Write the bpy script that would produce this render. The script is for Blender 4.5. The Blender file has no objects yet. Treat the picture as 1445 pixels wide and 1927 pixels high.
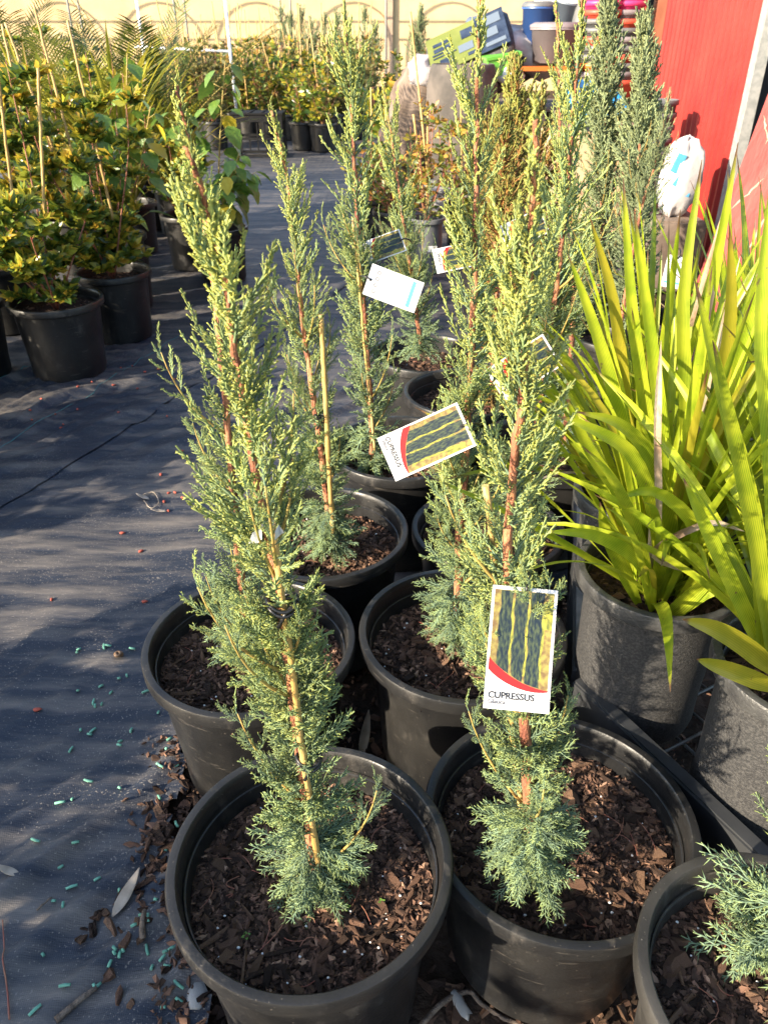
import bpy, math, random
import numpy as np
from mathutils import Vector, Matrix, Euler

rng = np.random.default_rng(7)
random.seed(7)
SC = bpy.context.scene
COL = SC.collection
R = math.radians

# ------------------------------------------------------------------ camera, sky, sun, exposure
CAM_H, PITCH, FPX, CXP, CYP = 1.324, R(31.9), 1450.0, 722.5, 963.5
cam = bpy.data.cameras.new('camera')
cam.sensor_fit = 'VERTICAL'; cam.sensor_height = 36.0; cam.sensor_width = 27.0
cam.lens = 36.0 * FPX / 1927.0
cam.clip_start = 0.05; cam.clip_end = 500.0
cam.dof.use_dof = True; cam.dof.focus_distance = 1.15; cam.dof.aperture_fstop = 13.0
camo = bpy.data.objects.new('camera', cam); COL.objects.link(camo)
camo.location = (0, 0, CAM_H); camo.rotation_euler = (math.pi / 2 - PITCH, 0, 0)
SC.camera = camo

SUN_AZ, SUN_EL = R(58), R(22)          # the light travels right and away from the camera
world = bpy.data.worlds.new('World'); SC.world = world; world.use_nodes = True
wn = world.node_tree.nodes; wl = world.node_tree.links
sky = wn.new('ShaderNodeTexSky'); sky.sky_type = 'NISHITA'; sky.sun_disc = False
sky.sun_elevation = SUN_EL; sky.sun_rotation = SUN_AZ + math.pi
bg = wn['Background']; bg.inputs['Strength'].default_value = 0.15
wl.new(sky.outputs['Color'], bg.inputs['Color'])
sun = bpy.data.lights.new('sun', 'SUN'); sun.energy = 5.0; sun.angle = R(0.55); sun.color = (1.0, 0.86, 0.66)
suno = bpy.data.objects.new('sun', sun); COL.objects.link(suno)
ld = Vector((math.sin(SUN_AZ) * math.cos(SUN_EL), math.cos(SUN_AZ) * math.cos(SUN_EL), -math.sin(SUN_EL)))
suno.rotation_euler = ld.to_track_quat('-Z', 'Y').to_euler(); suno.location = (-6, -6, 8)
SC.view_settings.view_transform = 'Standard'; SC.view_settings.look = 'None'
SC.view_settings.exposure = 1.65; SC.view_settings.gamma = 1.0; SC.view_settings.use_curve_mapping = False
SC.cycles.max_bounces = 6; SC.cycles.transparent_max_bounces = 6

# ------------------------------------------------------------------ placing by sight lines of the photograph
def ray(px, py):
    a = (px - CXP) / FPX; b = (py - CYP) / FPX
    return np.array([a, math.cos(PITCH) - b * math.sin(PITCH), -math.sin(PITCH) - b * math.cos(PITCH)])
def atz(px, py, z):
    r = ray(px, py); return np.array([0, 0, CAM_H]) + r * ((z - CAM_H) / r[2])
def aty(px, py, Y):
    r = ray(px, py); return np.array([0, 0, CAM_H]) + r * (Y / r[1])

# ------------------------------------------------------------------ materials
def new_mat(name):
    m = bpy.data.materials.new(name); m.use_nodes = True
    nt = m.node_tree; return m, nt.nodes, nt.links, nt.nodes['Principled BSDF']
def c4(c): return (c[0], c[1], c[2], 1.0)
def mat_plain(name, c, rough=.6, c2=None, scale=20., bump=0., bscale=80., spec=.5, detail=4., stretch=None, coord='Object', lo=.35, hi=.65, metal=0., rnd=0., trans=0.):
    """base colour varied by noise between two real colours, fine relief as bump"""
    m, N, L, B = new_mat(name)
    B.inputs['Roughness'].default_value = rough; B.inputs['Specular IOR Level'].default_value = spec
    B.inputs['Metallic'].default_value = metal
    tc = N.new('ShaderNodeTexCoord'); mp = N.new('ShaderNodeMapping'); L.new(tc.outputs[coord], mp.inputs['Vector'])
    if stretch: mp.inputs['Scale'].default_value = stretch
    col = None
    if c2 is not None:
        nz = N.new('ShaderNodeTexNoise'); nz.inputs['Scale'].default_value = scale; nz.inputs['Detail'].default_value = detail
        L.new(mp.outputs[0], nz.inputs['Vector'])
        rp = N.new('ShaderNodeValToRGB'); rp.color_ramp.elements[0].position = lo; rp.color_ramp.elements[1].position = hi
        rp.color_ramp.elements[0].color = c4(c); rp.color_ramp.elements[1].color = c4(c2)
        L.new(nz.outputs['Fac'], rp.inputs['Fac']); col = rp.outputs['Color']
    else:
        v = N.new('ShaderNodeRGB'); v.outputs[0].default_value = c4(c); col = v.outputs[0]
    if rnd > 0:
        oi = N.new('ShaderNodeObjectInfo'); mr = N.new('ShaderNodeMapRange')
        mr.inputs['To Min'].default_value = 1 - rnd; mr.inputs['To Max'].default_value = 1 + rnd
        L.new(oi.outputs['Random'], mr.inputs['Value'])
        hs = N.new('ShaderNodeHueSaturation'); L.new(mr.outputs[0], hs.inputs['Value']); L.new(col, hs.inputs['Color']); col = hs.outputs[0]
    L.new(col, B.inputs['Base Color'])
    if bump > 0:
        nb = N.new('ShaderNodeTexNoise'); nb.inputs['Scale'].default_value = bscale; nb.inputs['Detail'].default_value = 3
        L.new(mp.outputs[0], nb.inputs['Vector'])
        bp = N.new('ShaderNodeBump'); bp.inputs['Strength'].default_value = bump; bp.inputs['Distance'].default_value = .01
        L.new(nb.outputs['Fac'], bp.inputs['Height']); L.new(bp.outputs[0], B.inputs['Normal'])
    if trans > 0:
        tr = N.new('ShaderNodeBsdfTranslucent'); L.new(col, tr.inputs['Color'])
        mx = N.new('ShaderNodeMixShader'); mx.inputs[0].default_value = trans
        L.new(B.outputs[0], mx.inputs[1]); L.new(tr.outputs[0], mx.inputs[2]); L.new(mx.outputs[0], N['Material Output'].inputs['Surface'])
    return m

def mat_attr(name, cols, rough=.55, trans=0., spec=.4, vary=.25, shift=0.):
    """colour from the point attribute 'col': r = 0 old growth .. 1 young tip, g = random, b = height up the plant"""
    m, N, L, B = new_mat(name)
    B.inputs['Roughness'].default_value = rough; B.inputs['Specular IOR Level'].default_value = spec
    at = N.new('ShaderNodeAttribute'); at.attribute_name = 'col'
    sp = N.new('ShaderNodeSeparateColor'); L.new(at.outputs['Color'], sp.inputs[0])
    rp = N.new('ShaderNodeValToRGB'); els = rp.color_ramp.elements
    els[0].position = cols[0][0]; els[0].color = c4(cols[0][1]); els[1].position = cols[-1][0]; els[1].color = c4(cols[-1][1])
    for p, c in cols[1:-1]:
        e = els.new(p); e.color = c4(c)
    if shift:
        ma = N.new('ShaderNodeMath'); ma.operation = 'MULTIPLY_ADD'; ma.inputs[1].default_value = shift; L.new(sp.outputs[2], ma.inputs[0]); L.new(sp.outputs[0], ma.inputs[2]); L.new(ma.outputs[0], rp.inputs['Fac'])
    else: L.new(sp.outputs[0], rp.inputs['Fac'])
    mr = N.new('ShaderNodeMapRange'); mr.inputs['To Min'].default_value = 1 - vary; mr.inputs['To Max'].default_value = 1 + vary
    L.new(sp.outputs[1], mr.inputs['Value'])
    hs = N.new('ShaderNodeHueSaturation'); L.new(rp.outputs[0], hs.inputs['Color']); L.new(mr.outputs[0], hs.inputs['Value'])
    L.new(hs.outputs[0], B.inputs['Base Color'])
    if trans > 0:
        tr = N.new('ShaderNodeBsdfTranslucent'); L.new(hs.outputs[0], tr.inputs['Color'])
        mx = N.new('ShaderNodeMixShader'); mx.inputs[0].default_value = trans
        L.new(B.outputs[0], mx.inputs[1]); L.new(tr.outputs[0], mx.inputs[2]); L.new(mx.outputs[0], N['Material Output'].inputs['Surface'])
    return m

M = {}
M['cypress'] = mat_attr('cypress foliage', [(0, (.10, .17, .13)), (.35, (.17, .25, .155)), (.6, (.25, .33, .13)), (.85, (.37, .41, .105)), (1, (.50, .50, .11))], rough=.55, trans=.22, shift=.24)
M['cypress_dense'] = mat_attr('dense cypress foliage', [(0, (.13, .175, .105)), (.6, (.22, .27, .135)), (1, (.37, .39, .16))], rough=.6, trans=.2)
M['conifer_orange'] = mat_attr('bronzed conifer foliage', [(0, (.26, .11, .04)), (.35, (.30, .15, .045)), (.55, (.22, .22, .05)), (1, (.32, .34, .07))], rough=.6, trans=.2)
M['stem'] = mat_plain('reddish stem bark', (.17, .055, .032), .75, (.46, .19, .09), 70, .8, 220, stretch=(1, 1, .3))
M['twig'] = mat_plain('ochre twig', (.36, .22, .06), .6, (.30, .26, .07), 40)
M['bamboo'] = mat_plain('bamboo stake', (.40, .25, .075), .5, (.52, .36, .14), 25, .25, 120, stretch=(1, 1, .15), rnd=.15)
def pot_mat(name, a, b_, dust, amount, rough):
    m, N, L, B = new_mat(name)
    tc = N.new('ShaderNodeTexCoord'); oi = N.new('ShaderNodeObjectInfo')
    of = N.new('ShaderNodeVectorMath'); of.operation = 'ADD'; L.new(tc.outputs['Object'], of.inputs[0]); L.new(oi.outputs['Location'], of.inputs[1])
    def noise(scale, detail, st=None, ro=.5):
        v = of.outputs[0]
        if st: mp = N.new('ShaderNodeMapping'); mp.inputs['Scale'].default_value = st; L.new(v, mp.inputs['Vector']); v = mp.outputs[0]
        n = N.new('ShaderNodeTexNoise'); n.inputs['Scale'].default_value = scale; n.inputs['Detail'].default_value = detail; n.inputs['Roughness'].default_value = ro; L.new(v, n.inputs['Vector']); return n.outputs['Fac']
    def rng_(f, lo, hi, a0=0., a1=1.):
        r = N.new('ShaderNodeMapRange'); r.inputs['From Min'].default_value = lo; r.inputs['From Max'].default_value = hi; r.inputs['To Min'].default_value = a0; r.inputs['To Max'].default_value = a1; L.new(f, r.inputs['Value']); return r.outputs[0]
    def mix(f, x, y):
        k = N.new('ShaderNodeMix'); k.data_type = 'RGBA'; L.new(f, k.inputs['Factor'])
        for s_, v in (('A', x), ('B', y)):
            if isinstance(v, tuple): k.inputs[s_].default_value = c4(v)
            else: L.new(v, k.inputs[s_])
        return k.outputs['Result']
    base = mix(rng_(noise(9, 5), .35, .65), a, b_)
    smudge = rng_(noise(14, 8, (1, 1, .45), .68), .56, .74, 0., amount)            # dried splashes and wiped dust
    speck = rng_(noise(190, 2), .70, .76, 0., min(1., amount * 1.3))               # grit and soil specks
    scratch = rng_(noise(60, 3, (.25, .25, 2.4)), .66, .70, 0., amount * .6)       # scuffs round the pot
    col = mix(scratch, mix(speck, mix(smudge, base, dust), dust), dust)
    L.new(col, B.inputs['Base Color']); B.inputs['Specular IOR Level'].default_value = .4
    rr = rng_(noise(14, 8, (1, 1, .45), .68), .45, .7, rough, rough + .3); L.new(rr, B.inputs['Roughness'])
    bp = N.new('ShaderNodeBump'); bp.inputs['Strength'].default_value = .10; bp.inputs['Distance'].default_value = .004; L.new(noise(300, 2), bp.inputs['Height']); L.new(bp.outputs[0], B.inputs['Normal'])
    return m
M['pot'] = pot_mat('black plastic pot', (.009, .0092, .010), (.021, .0203, .0195), (.095, .084, .072), .65, .33)
M['pot_dusty'] = pot_mat('dusty black plastic', (.018, .017, .016), (.045, .042, .038), (.13, .12, .105), .8, .5)
M['pot_grey'] = mat_plain('grained charcoal plastic', (.028, .028, .029), .6, (.068, .066, .064), 240, .3, 420, spec=.4, lo=.42, hi=.72)
M['pot_mid'] = mat_plain('grey plastic pot', (.09, .095, .10), .5, (.13, .13, .13), 20)
M['soil'] = mat_plain('potting mix', (.03, .019, .014), .95, (.085, .05, .034), 55, 1., 160, spec=.15)
M['chip1'] = mat_plain('dark bark', (.04, .026, .02), .9, (.095, .058, .042), 70, .8, 200, spec=.2, rnd=.3)
M['chip2'] = mat_plain('brown bark', (.12, .065, .044), .9, (.26, .15, .10), 70, .8, 200, spec=.2, rnd=.3)
M['chip3'] = mat_plain('tan bark', (.18, .098, .06), .9, (.34, .21, .135), 70, .8, 200, spec=.2, rnd=.3)
M['mulch'] = mat_attr('fine bark mulch', [(0, (.022, .014, .011)), (.4, (.075, .045, .032)), (.75, (.18, .10, .068)), (1, (.36, .225, .15))], rough=.95, spec=.15)
M['perlite'] = mat_plain('perlite bead', (.7, .7, .68), .8)
M['tie'] = mat_plain('black plant tie', (.012, .012, .013), .4)
M['ground'] = mat_plain('dark soil ground', (.024, .017, .013), .95, (.085, .055, .038), 9, .9, 60, spec=.15)
M['card'] = mat_plain('white card', (.62, .62, .62), .4)
M['print_red'] = mat_plain('red print', (.50, .012, .010), .4)
M['print_dark'] = mat_plain('dark grey print', (.012, .012, .014), .5)
M['print_grey'] = mat_plain('light grey print', (.10, .10, .11), .5)
M['print_teal'] = mat_plain('teal print', (.10, .50, .40), .5)
M['print_photo'] = mat_plain('printed garden', (.24, .20, .05), .4, (.13, .08, .03), 150, detail=8, lo=.4, hi=.62)
M['print_column'] = mat_plain('printed conifers', (.006, .013, .020), .4, (.07, .09, .035), 420, stretch=(1, .3, 1), lo=.42, hi=.72)
M['print_gold'] = mat_plain('printed gold shrubs', (.36, .33, .04), .4, (.10, .11, .02), 330, stretch=(1, .4, 1))
M['cream'] = mat_plain('cream render wall', (.47, .345, .185), .9, (.55, .41, .235), 1.4, .2, 8, spec=.2)
M['post_brown'] = mat_plain('weathered post', (.30, .21, .15), .8, (.40, .29, .2), 3)
M['pipe_grey'] = mat_plain('grey pipe', (.25, .24, .22), .5)
M['white_pipe'] = mat_plain('white pipe', (.75, .76, .78), .4)
M['red_sheet'] = mat_plain('red painted sheet', (.30, .020, .017), .45, (.36, .034, .026), 2.5, .1, 30, rnd=.06)
M['red_worn'] = mat_plain('worn red paint', (.27, .025, .02), .6, (.36, .065, .05), 9, .3, 40, stretch=(1, 1, .3), lo=.45, hi=.75)
M['scrape'] = mat_plain('bare scraped wood', (.36, .23, .16), .8, (.46, .33, .24), 40)
M['brown_steel'] = mat_plain('brown painted steel', (.17, .055, .03), .5, (.22, .08, .045), 5)
M['galv'] = mat_plain('galvanised steel', (.24, .25, .245), .5, (.34, .34, .33), 30, metal=.2)
M['dark'] = mat_plain('painted interior shade', (.012, .012, .013), .8)  # near-black colour standing in for the shade inside the shed
M['rack'] = mat_plain('dark powder coated steel', (.018, .02, .023), .45, (.035, .037, .04), 12, spec=.5)
M['wire'] = mat_plain('dull wire', (.16, .17, .17), .45, (.26, .26, .25), 30, metal=.4)
M['crate'] = mat_plain('black crate plastic', (.006, .006, .007), .6, (.012, .012, .012), 15, spec=.15)
M['pellet'] = mat_plain('mint fertiliser', (.11, .31, .22), .8, (.17, .39, .28), 200, rnd=.2)
M['red_pellet'] = mat_plain('red pellet', (.30, .05, .03), .8, (.36, .08, .05), 200, rnd=.2)
M['dry_leaf'] = mat_plain('dry leaf', (.34, .28, .21), .7, (.50, .42, .33), 30, .3, 60, trans=.2)
M['dry_wood'] = mat_plain('dry stick', (.10, .07, .05), .85, (.20, .15, .11), 40, .6, 150)
M['stone'] = mat_plain('pale stone', (.3, .29, .27), .85, (.42, .40, .37), 30, .4, 60)
M['snail'] = mat_plain('brown nut shell', (.10, .055, .03), .5, (.2, .12, .06), 60)
M['sack_white'] = mat_plain('white woven sack', (.50, .47, .46), .7, (.62, .58, .56), 5, .5, 14)
M['sack_blue'] = mat_plain('blue print', (.10, .38, .62), .6)
M['sack_brown'] = mat_plain('brown sacking', (.10, .07, .05), .85, (.24, .18, .14), 5, .6, 18)
M['plastic_clear'] = mat_plain('crumpled grey film', (.34, .30, .30), .35, (.52, .48, .48), 8, .8, 14)
M['urn'] = mat_plain('weathered grey urn', (.055, .048, .042), .8, (.12, .10, .085), 6, .3, 30)
M['terracotta'] = mat_plain('terracotta', (.42, .20, .12), .8, (.5, .27, .18), 8)
M['bag_green'] = mat_plain('lime printed film', (.11, .135, .025), .4, (.15, .17, .04), 5)
M['bag_navy'] = mat_plain('navy printed film', (.014, .022, .045), .4, (.03, .045, .08), 12)
M['bag_black'] = mat_plain('black film', (.02, .018, .02), .4, (.06, .05, .05), 10, .5, 12)
M['bag_sky'] = mat_plain('pale blue print', (.11, .14, .18), .4)
M['lime'] = mat_plain('lime plastic', (.12, .40, .05), .4)
M['orange'] = mat_plain('orange plastic', (.50, .13, .02), .45)
M['pink'] = mat_plain('pink plastic', (.60, .04, .16), .45)
M['coral'] = mat_plain('coral plastic', (.48, .07, .04), .45)
M['blue'] = mat_plain('blue plastic', (.015, .17, .40), .4)
M['royal'] = mat_plain('royal blue plastic', (.03, .08, .25), .4)
M['white'] = mat_plain('white plastic', (.78, .78, .76), .45)
M['lilac'] = mat_plain('grey lilac plastic', (.16, .14, .15), .5, (.22, .19, .2), 6)
M['cardboard'] = mat_plain('cardboard', (.50, .33, .19), .8, (.56, .38, .23), 5)
M['lilly'] = mat_attr('glossy shrub leaves', [(0, (.045, .09, .026)), (.25, (.09, .16, .03)), (.45, (.24, .28, .035)), (.7, (.46, .41, .04)), (1, (.58, .38, .05))], rough=.32, trans=.45, spec=.6)
M['lilly_orange'] = mat_attr('orange tipped shrub leaves', [(0, (.05, .09, .02)), (.4, (.12, .17, .03)), (.7, (.30, .27, .04)), (1, (.48, .24, .05))], rough=.4, trans=.3)
M['far_green'] = mat_attr('olive shrub leaves', [(0, (.07, .075, .025)), (.5, (.13, .125, .04)), (1, (.26, .22, .06))], rough=.6, trans=.25)
M['leaf_dark'] = mat_plain('dark glossy leaf', (.045, .095, .026), .3, (.07, .13, .032), 40, rnd=.3, trans=.2, spec=.6)
M['leaf_mid'] = mat_plain('mid green leaf', (.10, .18, .03), .3, (.16, .24, .035), 40, rnd=.3, trans=.3, spec=.6)
M['leaf_young'] = mat_plain('yellow young leaf', (.36, .33, .035), .35, (.48, .38, .05), 40, rnd=.2, trans=.4)
M['leaf_orange'] = mat_plain('orange young leaf', (.48, .24, .045), .35, (.52, .34, .05), 40, rnd=.2, trans=.4)
M['leaf_big'] = mat_plain('soft broad leaf', (.10, .19, .03), .35, (.17, .27, .045), 25, .4, 70, rnd=.25, trans=.35)
M['leaf_yellow'] = mat_plain('yellowing leaf', (.55, .42, .03), .45, (.6, .5, .05), 25, rnd=.2, trans=.4)
M['red_twig'] = mat_plain('red shrub twig', (.26, .07, .045), .6, (.30, .14, .08), 40)
M['palm'] = mat_attr('palm fronds', [(0, (.10, .13, .02)), (.5, (.28, .28, .03)), (1, (.55, .46, .05))], rough=.45, trans=.4)
M['palm_dark'] = mat_attr('feather palm fronds', [(0, (.03, .05, .012)), (.5, (.07, .10, .02)), (1, (.22, .22, .03))], rough=.45, trans=.3)
M['sprout'] = mat_plain('tiny seedling', (.16, .30, .05), .5, trans=.3)
M['thread'] = mat_plain('blue marker thread', (.05, .25, .26), .7)

def strap_mat(name, a, b, tip):
    m, N, L, B = new_mat(name)
    B.inputs['Roughness'].default_value = .38; B.inputs['Specular IOR Level'].default_value = .5
    at = N.new('ShaderNodeAttribute'); at.attribute_name = 'col'
    sp = N.new('ShaderNodeSeparateColor'); L.new(at.outputs['Color'], sp.inputs[0])
    wv = N.new('ShaderNodeMath'); wv.operation = 'MULTIPLY'; wv.inputs[1].default_value = 60.; L.new(sp.outputs[1], wv.inputs[0])
    sn = N.new('ShaderNodeMath'); sn.operation = 'SINE'; L.new(wv.outputs[0], sn.inputs[0])
    tc = N.new('ShaderNodeTexCoord'); nz = N.new('ShaderNodeTexNoise'); nz.inputs['Scale'].default_value = 22; L.new(tc.outputs['Object'], nz.inputs['Vector'])
    ad = N.new('ShaderNodeMath'); ad.operation = 'MULTIPLY_ADD'; ad.inputs[1].default_value = .16; L.new(sn.outputs[0], ad.inputs[0]); L.new(nz.outputs['Fac'], ad.inputs[2])
    rp = N.new('ShaderNodeValToRGB'); rp.color_ramp.elements[0].position = .32; rp.color_ramp.elements[1].position = .68
    rp.color_ramp.elements[0].color = c4(a); rp.color_ramp.elements[1].color = c4(b); L.new(ad.outputs[0], rp.inputs['Fac'])
    t2 = N.new('ShaderNodeMath'); t2.operation = 'MULTIPLY_ADD'; t2.inputs[1].default_value = .12; L.new(nz.outputs['Fac'], t2.inputs[0]); L.new(sp.outputs[0], t2.inputs[2])
    mr = N.new('ShaderNodeMapRange'); mr.inputs['From Min'].default_value = .985; mr.inputs['From Max'].default_value = 1.03; L.new(t2.outputs[0], mr.inputs['Value'])
    mx = N.new('ShaderNodeMix'); mx.data_type = 'RGBA'; L.new(mr.outputs[0], mx.inputs['Factor']); L.new(rp.outputs[0], mx.inputs['A']); mx.inputs['B'].default_value = c4(tip)
    oi = N.new('ShaderNodeObjectInfo'); m2 = N.new('ShaderNodeMapRange'); m2.inputs['To Min'].default_value = .8; m2.inputs['To Max'].default_value = 1.15
    L.new(oi.outputs['Random'], m2.inputs['Value'])
    hs = N.new('ShaderNodeHueSaturation'); L.new(mx.outputs['Result'], hs.inputs['Color']); L.new(m2.outputs[0], hs.inputs['Value'])
    n4 = N.new('ShaderNodeTexNoise'); n4.inputs['Scale'].default_value = 75; n4.inputs['Detail'].default_value = 3; L.new(tc.outputs['Object'], n4.inputs['Vector'])
    m4 = N.new('ShaderNodeMapRange'); m4.inputs['From Min'].default_value = .69; m4.inputs['From Max'].default_value = .74; m4.inputs['To Max'].default_value = .8; L.new(n4.outputs['Fac'], m4.inputs['Value'])
    x4 = N.new('ShaderNodeMix'); x4.data_type = 'RGBA'; L.new(m4.outputs[0], x4.inputs['Factor']); L.new(hs.outputs[0], x4.inputs['A']); x4.inputs['B'].default_value = c4(tip); hs = x4
    hs_out = x4.outputs['Result']
    L.new(hs_out, B.inputs['Base Color'])
    tr = N.new('ShaderNodeBsdfTranslucent'); L.new(hs_out, tr.inputs['Color'])
    ms = N.new('ShaderNodeMixShader'); ms.inputs[0].default_value = .45
    L.new(B.outputs[0], ms.inputs[1]); L.new(tr.outputs[0], ms.inputs[2]); L.new(ms.outputs[0], N['Material Output'].inputs['Surface'])
    return m
M['strap'] = strap_mat('strap leaf', (.20, .29, .014), (.46, .50, .03), (.16, .09, .05))
M['strap_yellow'] = strap_mat('yellowing strap leaf', (.30, .29, .02), (.42, .36, .03), (.20, .10, .04))
M['strap_dead'] = mat_plain('withered strap leaf', (.24, .15, .09), .7, (.50, .40, .30), 14, .3, 60, trans=.2)

def weed_mat_material():
    m, N, L, B = new_mat('woven weed mat')
    B.inputs['Roughness'].default_value = .55; B.inputs['Specular IOR Level'].default_value = .45
    tc = N.new('ShaderNodeTexCoord')
    rot = N.new('ShaderNodeMapping'); rot.inputs['Rotation'].default_value = (0, 0, R(38)); L.new(tc.outputs['Object'], rot.inputs['Vector'])
    sx = N.new('ShaderNodeSeparateXYZ'); L.new(rot.outputs[0], sx.inputs[0])
    def sine(sock, freq):
        a = N.new('ShaderNodeMath'); a.operation = 'MULTIPLY'; a.inputs[1].default_value = freq; L.new(sock, a.inputs[0])
        b = N.new('ShaderNodeMath'); b.operation = 'SINE'; L.new(a.outputs[0], b.inputs[0]); return b.outputs[0]
    pr = N.new('ShaderNodeMath'); pr.operation = 'MULTIPLY'; L.new(sine(sx.outputs[0], 1300.), pr.inputs[0]); L.new(sine(sx.outputs[1], 1300.), pr.inputs[1])
    # dust: broad patches, streaks along the folds and bright grit specks
    st = N.new('ShaderNodeMapping'); st.inputs['Rotation'].default_value = (0, 0, R(-47)); st.inputs['Scale'].default_value = (1.2, 7, 1); L.new(tc.outputs['Object'], st.inputs['Vector'])
    n1 = N.new('ShaderNodeTexNoise'); n1.inputs['Scale'].default_value = 1.6; n1.inputs['Detail'].default_value = 7; n1.inputs['Roughness'].default_value = .62; L.new(st.outputs[0], n1.inputs['Vector'])
    r1 = N.new('ShaderNodeValToRGB'); r1.color_ramp.elements[0].position = .44; r1.color_ramp.elements[0].color = (.017, .022, .035, 1)
    r1.color_ramp.elements[1].position = .68; r1.color_ramp.elements[1].color = (.14, .124, .11, 1); L.new(n1.outputs['Fac'], r1.inputs['Fac'])
    n2 = N.new('ShaderNodeTexNoise'); n2.inputs['Scale'].default_value = 210; n2.inputs['Detail'].default_value = 2; L.new(tc.outputs['Object'], n2.inputs['Vector'])
    n3 = N.new('ShaderNodeTexNoise'); n3.inputs['Scale'].default_value = 3.5; n3.inputs['Detail'].default_value = 3; L.new(tc.outputs['Object'], n3.inputs['Vector'])
    ml = N.new('ShaderNodeMath'); ml.operation = 'MULTIPLY_ADD'; ml.inputs[1].default_value = .22; L.new(n3.outputs['Fac'], ml.inputs[0]); L.new(n2.outputs['Fac'], ml.inputs[2])
    mr = N.new('ShaderNodeMapRange'); mr.inputs['From Min'].default_value = .745; mr.inputs['From Max'].default_value = .81; L.new(ml.outputs[0], mr.inputs['Value'])
    mx = N.new('ShaderNodeMix'); mx.data_type = 'RGBA'; L.new(mr.outputs[0], mx.inputs['Factor']); L.new(r1.outputs[0], mx.inputs['A']); mx.inputs['B'].default_value = (.19, .17, .15, 1)
    L.new(mx.outputs['Result'], B.inputs['Base Color'])
    b1 = N.new('ShaderNodeBump'); b1.inputs['Strength'].default_value = .14; b1.inputs['Distance'].default_value = .0012; L.new(pr.outputs[0], b1.inputs['Height'])
    b2 = N.new('ShaderNodeBump'); b2.inputs['Strength'].default_value = 1.0; b2.inputs['Distance'].default_value = .012; L.new(n1.outputs['Fac'], b2.inputs['Height']); L.new(b1.outputs[0], b2.inputs['Normal'])
    L.new(b2.outputs[0], B.inputs['Normal'])
    return m
M['weed_mat'] = weed_mat_material()

# ------------------------------------------------------------------ object helpers
def link(name, data, parent=None, loc=None, rot=None):
    o = bpy.data.objects.new(name, data); COL.objects.link(o)
    if parent is not None: o.parent = parent
    if loc is not None: o.location = loc
    if rot is not None: o.rotation_euler = rot
    return o
def tag(o, label=None, cat=None, group=None, kind=None):
    for k, v in (('label', label), ('category', cat), ('group', group), ('kind', kind)):
        if v: o[k] = v
    return o
def thing(name, label, cat, loc=(0, 0, 0), rz=0., group=None):
    o = link(name, None, None, loc, (0, 0, rz)); o.empty_display_size = .05
    return tag(o, label, cat, group)
def fast_mesh(name, V, F, mat, col=None, smooth=True):
    """V (n,3), F (m,k) with one k"""
    V = np.asarray(V, np.float32); F = np.asarray(F, np.int32); k = F.shape[1]
    me = bpy.data.meshes.new(name)
    me.vertices.add(len(V)); me.vertices.foreach_set('co', V.ravel())
    me.loops.add(F.size); me.loops.foreach_set('vertex_index', F.ravel())
    me.polygons.add(len(F)); me.polygons.foreach_set('loop_start', np.arange(0, F.size, k, dtype=np.int32))
    me.update(calc_edges=True)
    me.polygons.foreach_set('use_smooth', np.full(len(F), smooth, bool))
    if col is not None:
        a = me.color_attributes.new('col', 'FLOAT_COLOR', 'POINT')
        c = np.ones((len(V), 4), np.float32); c[:, :3] = col; a.data.foreach_set('color', c.ravel())
    if mat is not None: me.materials.append(M[mat])
    return me
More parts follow.
